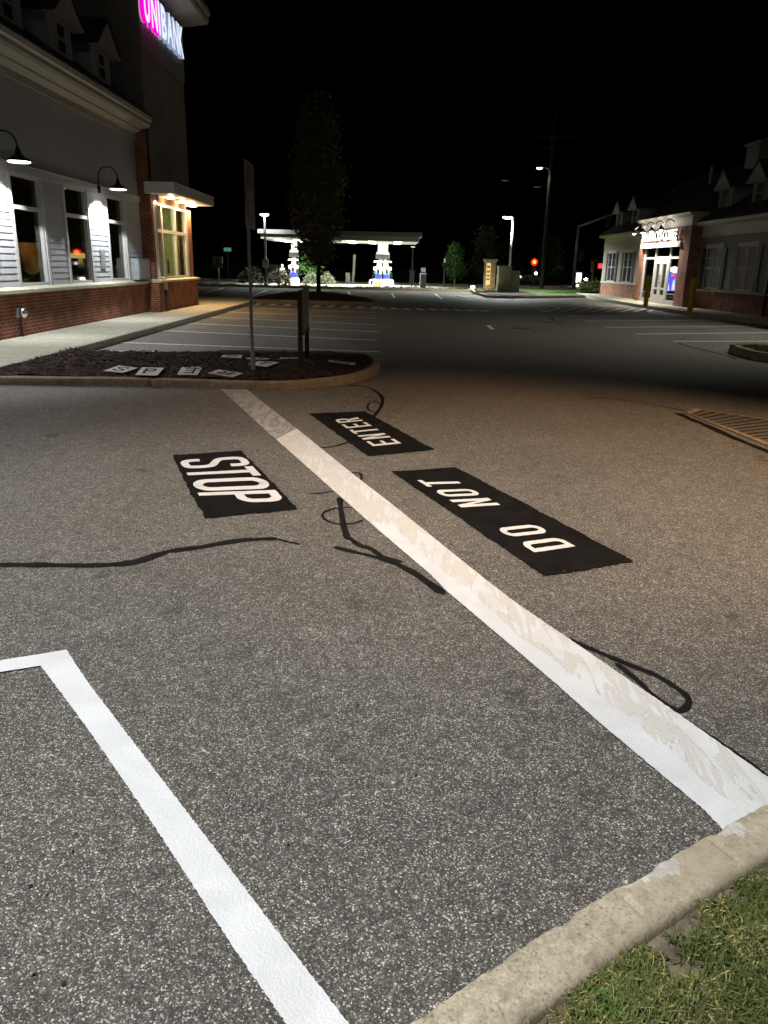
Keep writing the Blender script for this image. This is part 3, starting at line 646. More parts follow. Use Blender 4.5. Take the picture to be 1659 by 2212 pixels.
# do not enter sign
b0 = G(546, 803, .10); t = thing('no_entry_sign', 'red and white no entry sign seen edge-on on a tall galvanised post in the mulch', 'road sign', b0, world=True)
mb = MB()
for z0, z1 in ((.0, 3.02),):      # U-channel post
    X, Y = b0.x, b0.y
    mb.box(X - .014, X - .010, Y - .04, Y + .04, z0, z1); mb.box(X - .010, X + .022, Y - .012, Y + .012, z0, z1)
    mb.box(X - .006, X + .012, Y - .043, Y - .034, z0 + .001, z1 - .001); mb.box(X - .006, X + .012, Y + .034, Y + .043, z0 + .001, z1 - .001)
mb.box(X - .02, X + .034, Y - .055, Y + .055, .05, .42)
mb.build('post', 'steel', t)
yaw = math.radians(-1.0); rt = Vector((math.sin(-yaw)*-1, math.cos(yaw), 0)); out = Vector((rt.y, -rt.x, 0)); up = Vector((0, 0, 1))
S = .445; cz = 2.6; c0 = Vector((b0.x + .035, b0.y, cz))
def face(mb, pts2, d0, d1):
    n = len(pts2); a = [c0 + rt*p[0] + up*p[1] + out*d0 for p in pts2]; b = [c0 + rt*p[0] + up*p[1] + out*d1 for p in pts2]
    mb.add(a + b, [tuple(reversed(range(n))), tuple(range(n, 2*n))] + [(i, (i + 1) % n, n + (i + 1) % n, n + i) for i in range(n)])
    return mb
face(MB(), rrect(-S, -S, S, S, [(.05, .05)]*4), -.002, .002).build('sign_plate', 'signdull', t)
disc = face(MB(), [(S*.94*math.cos(k*math.pi/20), S*.94*math.sin(k*math.pi/20)) for k in range(40)], .0035, .006).build('red_disc', 'red', t)
face(MB(), rect(-.33, -.075, .33, .075), .007, .0095).build('white_bar', 'signdull', t)
textmesh('DO NOT', rt, up, out, c0 + rt*-.21 + up*.14 + out*.0065, .42, .12, .003, ['signdull'], 'lettering', t, .02)
textmesh('ENTER', rt, up, out, c0 + rt*-.19 + up*-.27 + out*.0065, .38, .12, .003, ['signdull'], 'lettering', t, .02)
# maroon two-post sign
pA = G(649.5, 796, .1); pB = G(663.5, 775, .1); t = thing('notice_board', 'maroon two-post notice board with a grey panel standing in the mulch', 'sign', (pA + pB)/2, world=True)
dr = (pB - pA); dr.z = 0; dr.normalize(); nn = Vector((dr.y, -dr.x, 0))
def obox(mb, c, ex, ey, hx, hy, z0, z1):
    p = [Vector((c.x, c.y, z)) + ex*a*hx + ey*b*hy for z in (z0, z1) for a, b in ((-1, -1), (1, -1), (1, 1), (-1, 1))]
    return mb.add(p, [(3, 2, 1, 0), (4, 5, 6, 7)] + [(i, (i + 1) % 4, 4 + (i + 1) % 4, 4 + i) for i in range(4)])
obox(MB(), pA, dr, nn, .034, .034, .0, 1.26).build('post', 'maroon', t); obox(MB(), pB, dr, nn, .034, .034, .0, 1.26).build('post', 'maroon', t)
pm = (pA + pB)/2; hl = (pB - pA).length/2
obox(MB(), pm + nn*.03, dr, nn, hl - .06, .012, .66, 1.24).build('panel', 'panel', t)
fr = MB(); obox(fr, pm, dr, nn, hl + .05, .045, 1.262, 1.285); obox(fr, pm + nn*.03, dr, nn, hl - .055, .024, .62, .655); fr.build('frame', 'maroon', t)
# ================================================================ DRAINS
def drain(name, label, corners, nb, bar_axis_from, pitz=-.25):
    A, B, C, D = [Vector((p[0], p[1], 0)) for p in corners]   # A-B near edge, D-C far edge
    t = thing(name, label, 'drain', (A + C)/2, world=True)
    def Q(u, v, z): p = A + (B - A)*u + (D - A)*v + (C - B - D + A)*(u*v); return Vector((p.x, p.y, z))
    fr = MB(); e = .045; ev = .06
    for (u0_, u1_, v0_, v1_) in ((0, 1, 0, ev), (0, 1, 1 - ev, 1), (0, e, ev, 1 - ev), (1 - e, 1, ev, 1 - ev)):
        k = [Q(u0_, v0_, .012), Q(u1_, v0_, .012), Q(u1_, v1_, .012), Q(u0_, v1_, .012)]; lo = [p - Vector((0, 0, .05)) for p in k]
        fr.add(lo + k, [(4, 5, 6, 7)] + [(i, (i + 1) % 4, 4 + (i + 1) % 4, 4 + i) for i in range(4)])
    fr.build('rim', 'rim', t)
    gb = MB(); sp = (1 - 2*e)/nb
    for i in range(nb):
        a0 = e + sp*(i + .32); a1 = e + sp*(i + .96)
        k = [Q(a0, ev*.9, .009), Q(a1, ev*.9, .009), Q(a1, 1 - ev*.9, .009), Q(a0, 1 - ev*.9, .009)]; lo = [p - Vector((0, 0, .05)) for p in k]
        gb.add(lo + k, [(4, 5, 6, 7)] + [(i_, (i_ + 1) % 4, 4 + (i_ + 1) % 4, 4 + i_) for i_ in range(4)])
    gb.build('grate', 'rust', t)
    MB().quad(Q(e*.5, ev*.5, .0045), Q(1 - e*.5, ev*.5, .0045), Q(1 - e*.5, 1 - ev*.5, .0045), Q(e*.5, 1 - ev*.5, .0045)).build('pit', 'pit', t)  # near-black sheet under the bars, the shade of the pit painted in
    return t
drain('storm_drain', 'large iron storm drain grate with parallel bars at the right', [G(1482, 893), G(1700, 981), G(1980, 952), G(1500, 884)], 15, 0)
seam('tar_seam', 'dark tar band in front of the storm drain', [([(1465, 893), (1490, 905), (1527, 920), (1580, 944), (1659, 976), (1740, 1010)], .09)])
drain('storm_drain', 'small distant drain grate glinting in the middle of the far lot', [G(1104, 709), G(1152, 713), G(1150, 709.5), G(1105, 706)], 6, 0)
# raised bed at right
pth = smooth_path([Vector((13, 15.15, 0)), Vector((9.5, 15.3, 0)), Vector((7.85, 15.5, 0)), Vector((7.55, 15.9, 0)), Vector((7.5, 16.6, 0)), Vector((7.65, 17.35, 0)), Vector((8.2, 17.7, 0)), Vector((13, 17.9, 0))], 8)
kerb_loop(resample(pth, .08, False), .15, .17, 'kerb2', 'bed_kerb', inward=-1)
mb = MB(); mb.poly([Vector((p.x + (.12 if p.x < 8.3 else 0), p.y + (.12 if p.y < 16 else (-.12 if p.y > 17.3 else 0)), .15)) for p in pth]); struct('bed_lawn', mb, 'lawn')
def tufts(name, label, region, n, hmin, hmax, mats, wid=.006, seed=1, test=None):
    mb = MB(); r_ = random.Random(seed); x0, x1, y0, y1, z = region
    for k in range(n):
        p = Vector((r_.uniform(x0, x1), r_.uniform(y0, y1), z))
        if test and not test(p): continue
        h = r_.uniform(hmin, hmax); a = r_.uniform(0, 6.28); l = Vector((math.cos(a), math.sin(a), 0)); s = Vector((-l.y, l.x, 0))*wid
        mb.add([p - s, p + s, p + l*h*.5 + Vector((0, 0, h))], [(0, 1, 2)], r_.randrange(len(mats)))
    return tag(mb.build(name, mats), label, kind='stuff')
tufts('bed_grass', 'grass on the raised bed at right', (7.75, 11, 15.7, 17.6, .15), 7000, .03, .09, ['g1', 'g2'], .006)
# ================================================================ BANK
ZS = .15
mb = MB(); mb.prism([(-5.72, -.02), (-5.70, .135), (-5.72, .15), (-13, .15), (-13, -.02)], 'y', 10.2, 31.9)
mb.prism([(-5.72, -.02), (-5.70, .135), (-5.72, .1502), (-13, .1502), (-13, -.02)], 'y', 31.9, 36.5)
struct('sidewalk', mb, 'walk')
mb = MB()
for y in [11 + 1.52*k for k in range(16)]: mb.box(-7.4, -5.9, y - .006, y + .006, .1501, .1521)
struct('sidewalk_joints', mb, 'panel')
bank = thing('bank_building', 'brick and pale clapboard bank with dormers and a corner tower, at left', 'bank', (-7.5, 20, 0), world=True)
WX = -7.55
MB().box(-8.1, -7.5, 8, 24.75, -.02, 1.0).build('brick_base', 'brick', bank)
mb = MB()
mb.box(-8.1, -7.47, 8, 24.75, .88, .94); mb.box(-8.1, -7.455, 8, 24.75, .94, 1.0)
mb.build('brick_course', 'brick', bank)
MB().prism([(-8.1, 1.0), (-7.40, 1.0), (-7.40, 1.065), (-7.56, 1.125), (-8.1, 1.125)], 'y', 8, 24.75).build('sill_ledge', 'sill', bank)
wins = [(13.72, 15.1), (16.42, 17.82), (19.07, 20.45), (21.88, 23.27)]
segs = []; y = 8.
for a, b in wins: segs.append((y, a)); y = b
segs.append((y, 24.75))
core = MB(); sd = MB()
for a, b in segs:
    core.box(-7.70, WX - .03, a, b, 1.125, 3.3)
    z = 1.125
    while z < 3.29:
        z1 = min(z + .128, 3.3)
        sd.add([(WX - .03, a, z), (WX + .006, a, z), (WX - .008, a, z1), (WX - .03, a, z1), (WX - .03, b, z), (WX + .006, b, z), (WX - .008, b, z1), (WX - .03, b, z1)], [(1, 5, 6, 2), (0, 4, 5, 1), (0, 1, 2, 3), (7, 6, 5, 4)]); z = z1
core.box(-7.70, WX - .03, 8, 24.75, 3.3, 5.62); z = 3.47
while z < 5.04:
    z1 = min(z + .128, 5.05)
    sd.add([(WX - .03, 8, z), (WX - .010, 8, z), (WX - .014, 8, z1), (WX - .03, 24.75, z), (WX - .010, 24.75, z), (WX - .014, 24.75, z1)], [(1, 4, 5, 2), (0, 3, 4, 1)]); z = z1
core.build('inner_wall', 'dark', bank); sd.build('siding_wall', 'siding', bank)
mb = MB(); mb.box(WX - .02, WX + .03, 8, 24.75, 3.3, 3.47); mb.box(WX - .02, WX + .045, 8, 24.75, 3.47, 3.495); mb.build('trim_band', 'trim', bank)
for a, b in wins:
    fr = MB()
    fr.box(WX - .06, WX + .025, a - .10, a, 1.125, 3.3); fr.box(WX - .06, WX + .025, b, b + .10, 1.125, 3.3)
    fr.box(WX - .12, WX - .005, a, a + .05, 1.125, 3.3); fr.box(WX - .12, WX - .005, b - .05, b, 1.125, 3.3)
    fr.box(WX - .12, WX - .004, a + .05, b - .05, 1.125, 1.18); fr.box(WX - .12, WX - .004, a + .05, b - .05, 3.25, 3.3)
    fr.box(WX - .11, WX + .004, a + .05, b - .05, 2.62, 2.70)
    w = fr.build('window', 'trim', bank)
    MB().box(WX - .095, WX - .085, a + .05, b - .05, 1.18, 3.25).build('glass', 'glass', w)
# room behind the windows
rm = MB(); rm.quad((-12, 8, .2), (-12, 24.7, .2), (-12, 24.7, 3.6), (-12, 8, 3.6)); rm.quad((-12, 8, .2), (-7.6, 8, .2), (-7.6, 24.7, .2), (-12, 24.7, .2)); rm.quad((-12, 8, 3.6), (-12, 24.7, 3.6), (-8, 24.7, 3.6), (-8, 8, 3.6)); rm.quad((-12, 24.69, .2), (-8, 24.69, .2), (-8, 24.69, 3.6), (-12, 24.69, 3.6)); rm.quad((-12, 8.01, .2), (-12, 8.01, 3.6), (-8, 8.01, 3.6), (-8, 8.01, .2))
rm.build('room_wall', 'room', bank)
cor = MB(); cor.prism([(-8.0, 5.05), (-7.52, 5.05), (-7.52, 5.2), (-7.34, 5.27), (-7.34, 5.31), (-7.10, 5.36), (-7.06, 5.42), (-7.06, 5.5), (-7.0, 5.53), (-6.98, 5.62), (-8.0, 5.64)], 'y', 8, 24.74); cor.build('cornice', 'cornice', bank)
sl = math.tan(math.radians(35)); rz = lambda x: 5.62 + (-6.99 - x)*sl
rf = MB(); rf.prism([(-6.97, 5.625), (-6.97, 5.66), (-12, 5.66 + 5.03*sl), (-12, 5.6 + 5.0*sl), (-8.0, 5.645)], 'y', 8, 24.74); rf.build('roof', 'roof', bank)
def dormer(parent, X, yc, zb, z1, z2, hw, ow, out, depth, wallm, roofm, ww, name='dormer', pr=.28):
    """dormer whose front looks along x (out = +1 or -1)"""
    D = MB(); xb = X - out*depth
    D.box(X, xb, yc - hw, yc + hw, zb, z1); D.prism([(yc - hw, z1 - .001), (yc + hw, z1 - .001), (yc, z2 - .12)], 'x', X, xb)
    d = D.build(name, wallm, parent)
    r = MB(); xf = X + out*pr; th = .07
    for s in (-1, 1):
        a = (yc + s*ow, z1 - .08); b = (yc, z2); pr2 = [a, b, (b[0], b[1] - th*1.6), (a[0] + s*-.0, a[1] - th)]
        r.prism(pr2, 'x', xf, xb)
    r.build('dormer_roof', roofm, d)
    g = MB(); g.prism([(yc - ow + .10, z1 - .10), (yc + ow - .10, z1 - .10), (yc, z2 - .13)], 'x', X + out*.002, xf - out*.03)
    g.box(X + out*.004, xf - out*.02, yc - ow, yc + ow, z1 - .18, z1 - .10)
    g.build('gable', wallm, d)
    w = MB(); y0, y1 = yc - ww, yc + ww; zb2 = zb + .22*(z1 - zb); zt = z1 - .22; zm = (zb2 + zt)/2
    for s_ in ((y0 - .07, y0, zb2, zt), (y1, y1 + .07, zb2, zt), (y0 - .09, y1 + .09, zt, zt + .08), (y0 - .09, y1 + .09, zb2 - .07, zb2), (y0, y1, zm - .025, zm + .025)): w.box(X + out*.002, X + out*.035, *s_)
    wo = w.build('window_frame', wallm, d)
    MB().box(X + out*.004, X + out*.012, y0, y1, zb2, zt).build('window_pane', 'carglass', d)
    return d
for yc in (12.25, 14.9, 17.55, 20.2, 22.85): dormer(bank, -7.72, yc, 6.0, 7.02, 7.66, .68, .88, 1, 2.6, 'siding', 'roof', .22)
# tower
Y0, Y1 = 24.75, 29.6
TX = -7.2
tw = MB()
tw.box(-12, TX, Y0, Y1, 3.55, 7.47)
tw.build('tower_wall', 'stucco', bank)
MB().box(-12, TX + .03, Y0 - .03, Y1 + .03, 7.47, 9.3).build('sign_band', 'stucco', bank)
tc = MB(); tc.box(-12.5, TX + .06, Y0 - .06, Y1 + .06, 9.3, 9.36); tc.prism([(-13, 9.36), (TX + .1, 9.36), (-6.45, 9.45), (-6.40, 9.52), (-6.40, 9.66), (-6.34, 9.72), (-6.34, 9.86), (-13, 9.86)], 'y', Y0 - .8, Y1 + .72); tc.build('tower_cornice', 'cornice', bank)
pb = MB(); pb.box(-12, TX, Y0, Y0 + .2, 1.1, 3.55); pb.box(-7.62, TX, Y0 - .015, Y0 + .18, 3.55, 5.4); pb.box(-12, TX, 29.0, Y1, 1.1, 3.4); pb.box(-12, TX - .01, Y0 + .2, 29.0, 3.38, 3.56); pb.build('brick_pier', 'brick', bank)
MB().box(-12, -7.12, Y0, 29.78, -.02, 1.03).build('tower_base', 'brick', bank)
MB().prism([(-12, 1.03), (-7.02, 1.03), (-7.02, 1.09), (-7.2, 1.13), (-12, 1.13)], 'y', Y0 - .02, 29.86).build('tower_sill', 'sill', bank)
vf = MB(); X0, X1 = -7.31, -7.19
for a, b in ((24.95, 25.06), (25.72, 25.86), (27.34, 27.48), (28.72, 28.99)): vf.box(X0, X1, a, b, 1.13, 3.38)
for a, b in ((25.06, 25.72), (25.86, 27.34), (27.48, 28.72)):
    for z0, z1 in ((1.13, 1.2), (2.52, 2.62), (3.3, 3.38)): vf.box(X0 + .005, X1 - .005, a, b, z0, z1)
v = vf.build('storefront_window', 'trim', bank)
MB().box(-7.26, -7.25, 25.06, 28.72, 1.2, 3.3).build('glass', 'glass', v)
vr = MB(); vr.box(-9.6, -9.5, 24.96, 29.0, .5, 3.4); vr.box(-9.5, -7.5, 28.9, 29.0, .5, 3.36); vr.box(-9.5, -7.34, 24.96, 29, 3.36, 3.375); vr.box(-9.5, -7.4, 24.96, 29, .5, .55); vr.box(-9.5, -8.4, 27.1, 27.3, .55, 3.36); vr.build('vestibule_wall', 'roomlight', bank)
vd = MB(); vd.box(-9.49, -9.45, 25.1, 26.9, .6, 2.4); vd.box(-9.49, -9.45, 25.1, 26.9, 2.5, 3.2); vd.box(-7.95, -7.9, 28.87, 28.895, 1.25, 1.7); vd.build('vestibule_door', 'dark', bank)
cn = MB(); cn.prism([(-7.32, 3.58), (-6.46, 3.58), (-6.42, 3.62), (-6.42, 3.88), (-7.32, 3.88)], 'y', 24.58, 29.95)
cn.box(-7.3, -6.40, 24.56, 29.97, 3.875, 3.90); cn.build('entrance_canopy', 'trim', bank)
dsx = -7.09
ds = MB(); ds.box(dsx - .05, dsx + .05, 25.32, 25.44, .15, .80); ds.build('downspout', 'maroon', bank)
ds = MB(); ds.box(dsx - .045, dsx + .045, 25.325, 25.435, .80, 1.06); ds.tube([(dsx, 25.38, 1.06), (dsx - .02, 25.36, 1.12), (dsx - .1, 25.25, 1.16)], .05, 8); ds.tube([(-7.14, 24.98, 1.14), (-7.14, 24.98, 3.5)], .03, 8); ds.build('downspout', 'trim', bank)
# bank sign
bs = thing('bank_sign', 'lit pink and blue-white channel letters high on the bank tower', 'sign', (TX, 27, 8.1), world=True)
X = TX + .06
for ch, y, w, mats in [('U', 24.72, .56, ['spink', 'smag']), ('N', 25.42, .60, ['spink', 'smag']), ('I', 26.14, .17, ['spink', 'smag']), ('B', 26.46, .56, ['sblue', 'sside']), ('A', 27.08, .66, ['sblue', 'sside']), ('N', 27.80, .58, ['sblue', 'sside']), ('K', 28.46, .60, ['sblue', 'sside'])]:
    textmesh(ch, (0, 1, 0), (0, 0, 1), (1, 0, 0), (X, y, 8.1), w, .9, .13, mats, 'letter', bs, .035)
rc = MB()
for y in (24.8, 25.2, 25.5, 25.9, 26.2, 26.6, 27.0, 27.3, 27.9, 28.3, 28.8): rc.box(TX + .03, X + .03, y - .015, y + .015, 8.02, 8.06)
rc.build('mounting_clip', 'trim', bs)
# gooseneck lamps on the bank
def goose(yc, label, first=None):
    root = thing('wall_lamp', label, 'wall lamp', (WX, yc, 3.38), 0, 'gooseneck lamps on the bank wall')
    a = MB(); a.lathe((.05, 0, -.08), [(.05, 0), (.05, .16)], 12); pts = [(.06, 0, .0), (.06, 0, .24)]
    for k in range(9): th = math.pi - math.pi*k/8; pts.append((.305 + .245*math.cos(th), 0, .30 + .25*math.sin(th)))
    pts += [(.55, 0, .24)]
    a.tube(pts, .016, 8); a.build('arm', 'dark', root, smooth=True)
    s = MB(); s.lathe((.55, 0, .02), [(.03, .08), (.12, .06), (.205, .012), (.225, .0), (.23, .006), (.19, .05), (.10, .10), (.06, .14), (.045, .2), (.03, .25)], 24); s.build('shade', 'dark', root, smooth=True)
    b = MB(); b.lathe((.55, 0, .0), [(.10, -.002), (.19, .006), (.205, .02), (.12, .06)], 24); b.build('bulb', 'lampw', root, smooth=True)
    return root
g1 = goose(21.27, 'black gooseneck lamp between the last two bank windows, its light fanning down the siding')
g2 = dup(g1, (WX, 15.72, 3.38), 'black gooseneck lamp at the left edge of the picture, above the first bank window')
g3 = dup(g1, (WX, 10.3, 3.38), 'black gooseneck lamp on the bank wall beyond the left edge of the picture')
for y in (21.27, 15.72, 10.3): spot('gooseneck_light', (WX + .55, y, 3.36), (WX + .55, y, 0), 520, (.93, .96, 1.), 132, .12, .1)
# downlights of the entrance canopy
c4 = lambda x, y: (274.3 + x*.14139, 373 + y*.14139)
dls = [((665, 382), 'nearest of the outer row of warm downlights under the bank canopy'), ((850, 445), 'middle of the outer row of warm downlights under the bank canopy'), ((1010, 503), 'farthest of the outer row of warm downlights under the bank canopy'), ((560, 482), 'warm downlight close against the window under the bank canopy')]
for (p, lab) in dls:
    q = G(*c4(*p), 3.575); q.x = max(min(q.x, -6.52), -7.1)
    t = thing('downlight', lab, 'downlight', q, 0, 'downlights under the bank canopy')
    MB().lathe((0, 0, 0), [(.16, -.012), (.17, .004)], 16).build('trim_ring', 'trim', t); MB().lathe((0, 0, -.004), [(.10, -.03), (.14, -.022), (.145, -.009)], 16).build('lens', 'lampwarm', t)
    spot('downlight_beam', q + Vector((0, 0, -.05)), q + Vector((0, 0, -3)), 190, (1., .62, .30), 140, .7, .06); point('downlight_spill', q + Vector((0, 0, -.12)), 26, (1., .66, .36), .05)
point('vestibule_light', (-8.3, 26.2, 3.1), 200, (1., .93, .62), .1)
point('bank_room_light', (-10.5, 16.2, 3.2), 5, (1., .85, .5), .2)
# peach draped table added to stand in for the glow in the first window
tb = thing('standin_table', 'added table under a peach cloth, standing in for the peach glow in the first bank window', 'table', (-8.7, 19.5, .2), world=True)
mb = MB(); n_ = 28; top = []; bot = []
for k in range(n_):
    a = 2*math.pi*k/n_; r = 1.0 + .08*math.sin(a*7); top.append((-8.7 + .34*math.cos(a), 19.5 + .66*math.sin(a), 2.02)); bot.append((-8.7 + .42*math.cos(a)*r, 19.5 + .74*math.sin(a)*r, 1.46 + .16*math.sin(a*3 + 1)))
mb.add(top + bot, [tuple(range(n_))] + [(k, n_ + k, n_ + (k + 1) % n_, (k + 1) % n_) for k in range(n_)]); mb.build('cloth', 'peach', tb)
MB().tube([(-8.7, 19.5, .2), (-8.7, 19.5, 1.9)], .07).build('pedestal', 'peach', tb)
spot('cloth_fill_spot', (-8.25, 18.3, 3.1), (-8.6, 19.5, 1.75), 60, (1., .66, .34), 46, .5, .05)  # unseen spot added to make the peach cloth glow
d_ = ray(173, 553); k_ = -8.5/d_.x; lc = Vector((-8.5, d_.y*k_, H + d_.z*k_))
t = thing('standin_lamp', 'added small lamp with a glowing yellow shade, standing in for a reflection in the middle bank window', 'lamp', lc, world=True)  # lamp added in place of a small yellow reflection in the glass
MB().lathe(lc, [(.30, -.06), (.24, .07)], 16).build('standin_lampshade', 'lampshade', t, smooth=True); MB().lathe(lc, [(.07, -.42), (.10, -.3), (.06, -.06)], 12).build('lamp_base', 'signwhite', t, smooth=True)
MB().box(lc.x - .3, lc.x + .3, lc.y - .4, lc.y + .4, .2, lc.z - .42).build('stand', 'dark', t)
# grey equipment box, plaques, fire fitting, camera
t = thing('electrical_box', 'large plain grey box on the bank siding beside the brick pier', 'electrical box', (-7.4, 24.1, 1.4), world=True)
MB().box(WX + .01, -7.32, 23.5, 24.62, 1.13, 1.72).build('case', 'greymetal', t); MB().box(-7.32, -7.305, 23.54, 24.58, 1.17, 1.68).build('lid', 'greymetal', t)
for y, lab in ((21.22, 'narrow pale embossed plaque on the siding under the second gooseneck lamp'), (15.42, 'narrow pale embossed plaque on the siding at the left edge')):
    t = MB(); t.box(WX + .009, WX + .03, y - .17, y + .17, 1.46, 1.93)
    for k in range(6): t.box(WX + .03, WX + .036, y - .12, y + .12, 1.50 + k*.07, 1.54 + k*.07)
    tag(t.build('plaque', 'greymetal'), lab, 'plaque')
t = thing('fire_connection', 'round silver fitting with a pipe on the brick base of the bank', 'pipe fitting', (-7.5, 16, .62), world=True)
MB().lathe((0, 0, 0), [(.001, 0), (.08, 0), (.1, .05), (.1, .1), (.06, .14), (.001, .15)], 16).build('cap', 'chrome', t, smooth=True)
o = t.children[0]; me = o.data
for v_ in me.vertices: x, y, z = v_.co; v_.co = (-7.47 + z, 16.02 + x, .62 + y)
MB().box(-7.5, -7.46, 15.9, 16.12, .53, .72).build('plate', 'greymetal', t); MB().tube([(-7.455, 16.0, .53), (-7.455, 16.0, .15)], .022).build('pipe', 'maroon', t)
t = thing('floodlight', 'small lit floodlight at the inner corner under the bank canopy', 'floodlight', (-7.2, 25, 3.4), world=True)
mb = MB(); mb.tube([(-7.19, 24.98, 3.5), (-7.08, 24.9, 3.45), (-7.06, 24.82, 3.38)], .03); mb.lathe((-7.08, 24.9, 3.36), [(.05, 0), (.09, .1), (.09, .2)], 10); mb.build('housing', 'steel', t, smooth=True)
MB().ball((-7.08, 24.8, 3.34), .045, .045, .04).build('lamp', 'lampwarm', t)
spot('sidewalk_glow', (-7.2, 12.1, 1.9), (-6.3, 12.75, .15), 8, (1., .78, .25), 46, .7, .1)  # warm spot aimed down at the sidewalk, no doorway is built here
# ================================================================ COFFEE SHOP
mb = MB(); cl = smooth_path([Vector((16, 24, 0)), Vector((13.9, 26.2, 0)), Vector((13.1, 27.6, 0)), Vector((12.3, 30.6, 0)), Vector((12.06, 34, 0)), Vector((12.03, 38, 0)), Vector((12.04, 45, 0)), Vector((12.3, 50.6, 0)), Vector((12.7, 54.5, 0))], 5)
bt = [Vector((p.x, p.y, -.02)) for p in cl]; tp = [Vector((p.x + .015, p.y, .15)) for p in cl]
mb.add(bt + tp, [(i, len(cl) + i, len(cl) + i + 1, i + 1) for i in range(len(cl) - 1)])
mb.poly(tp + [Vector((22, 54.5, .15)), Vector((22, 24, .15))]); struct('shop_sidewalk', mb, 'walk')
shop = thing('coffee_shop', 'low brick and clapboard coffee shop with dormers and a lit brick entrance, at right', 'coffee shop', (14, 40, 0), world=True)
FX = 14.
EX = 13.45; E0, E1 = 36.6, 43.8
for a, b, nm in ((43.8, 53.0, 'left'), (20., 36.6, 'near')):
    MB().box(FX - .03, 24, a, b, -.02, .90).build('brick_base', 'brick2', shop)
    MB().prism([(FX - .10, .90), (FX - .10, .95), (FX + .05, .99), (24, .99), (24, .90)], 'y', a, b).build('sill_ledge', 'trim', shop)
    s = MB(); z = .99; mt = 'tan' if nm == 'left' else 'greysiding'
    while z < 3.19:
        z1 = min(z + .13, 3.2)
        s.add([(FX + .03, a, z), (FX - .008, a, z), (FX + .012, a, z1), (FX + .03, b, z), (FX - .008, b, z), (FX + .012, b, z1)], [(1, 2, 5, 4), (0, 1, 4, 3)]); z = z1
    s.box(FX + .03, 24, a, b, .99, 3.66); s.build('siding_wall', mt, shop)
    f = MB(); f.box(FX - .05, FX + .02, a, b, 3.2, 3.62); f.box(FX - .08, FX + .02, a, b, 3.16, 3.215); f.prism([(FX - .06, 3.60), (FX - .34, 3.66), (FX - .36, 3.78), (FX + .1, 3.80), (FX + .1, 3.60)], 'y', a, b + (.35 if nm == 'left' else 0)); f.build('eaves', mt if nm == 'left' else 'trim', shop)
cb = MB()
for y in (36.62, 29.7): cb.box(FX - .03, FX + .02, y, y + .16, .99, 3.16)
cb.box(FX - .03, FX + .02, 52.86, 53.02, .99, 3.16); cb.build('corner_board', 'trim', shop)
ds = MB(); ds.tube([(FX - .08, 29.55, .15), (FX - .08, 29.55, 1.2), (FX - .08, 29.55, 3.6)], .05, 8); ds.build('downspout', 'maroon', shop)
# roof
rl = MB(); rl.prism([(FX - .37, 3.785), (FX - .37, 3.83), (18.8, 7.2), (24, 3.83), (24, 3.785)], 'y', 20, 53.35); rl.build('roof', 'roof', shop)
for yc in (52.2, 48.85, 36.0, 32.7, 29.4): dormer(shop, 14.5, yc, 4.1, 5.28, 5.95, .68, .92, -1, 2.2, 'greysiding', 'roof', .3, pr=.26)
# cupola and vent pipe
c = MB(); c.box(17.0, 19.2, 39.1, 40.5, 6.1, 7.45); c.box(16.9, 19.3, 39.0, 40.6, 7.45, 7.52); c.prism([(16.85, 7.52), (19.35, 7.52), (18.1, 7.75)], 'y', 38.95, 40.65); c.build('chimney', 'greysiding', shop)
c = MB(); c.tube([(17.4, 45.6, 6.2), (17.4, 45.6, 7.15)], .09); c.build('vent_pipe', 'steel', shop)
def shopwin(y0, y1, z0=.99, z1=2.68, blinds=False):
    f = MB(); x0, x1 = FX - .035, FX + .02; ym = (y0 + y1)/2
    f.box(x0, x1, y0 - .0, y0 + .07, z0, z1); f.box(x0, x1, y1 - .07, y1, z0, z1); f.box(x0, x1 + 0, ym - .06, ym + .06, z0, z1)
    f.box(x0 - .03, x1, y0 - .1, y1 + .1, z1, z1 + .17)
    for a, b in ((y0 + .07, ym - .06), (ym + .06, y1 - .07)):
        f.box(x0 + .004, x1, a, b, z0, z0 + .07); f.box(x0 + .004, x1, a, b, 1.83, 1.89)
        if not blinds: f.box(x0 + .012, x1, a, b, 2.27, 2.29)
    w = f.build('window', 'trim', shop)
    g = MB(); g.box(FX - .014, FX - .010, y0 + .05, y1 - .05, z0 + .03, z1); g.build('glass', 'greysiding' if blinds else 'carglass', w)
    for a, b in ((y0 - .42, y0 - .03), (y1 + .03, y1 + .42)):
        s = MB(); s.box(FX - .045, FX - .01, a, b, z0 + .02, z1 + .03)
        for k in range(22): zz = z0 + .1 + k*.07; s.box(FX - .055, FX - .045, a + .05, b - .05, zz, zz + .03)
        s.build('shutter', 'shutter', shop)
shopwin(50.05, 51.75); shopwin(46.6, 48.35); shopwin(34.15, 35.85); shopwin(30.95, 32.55, blinds=True)
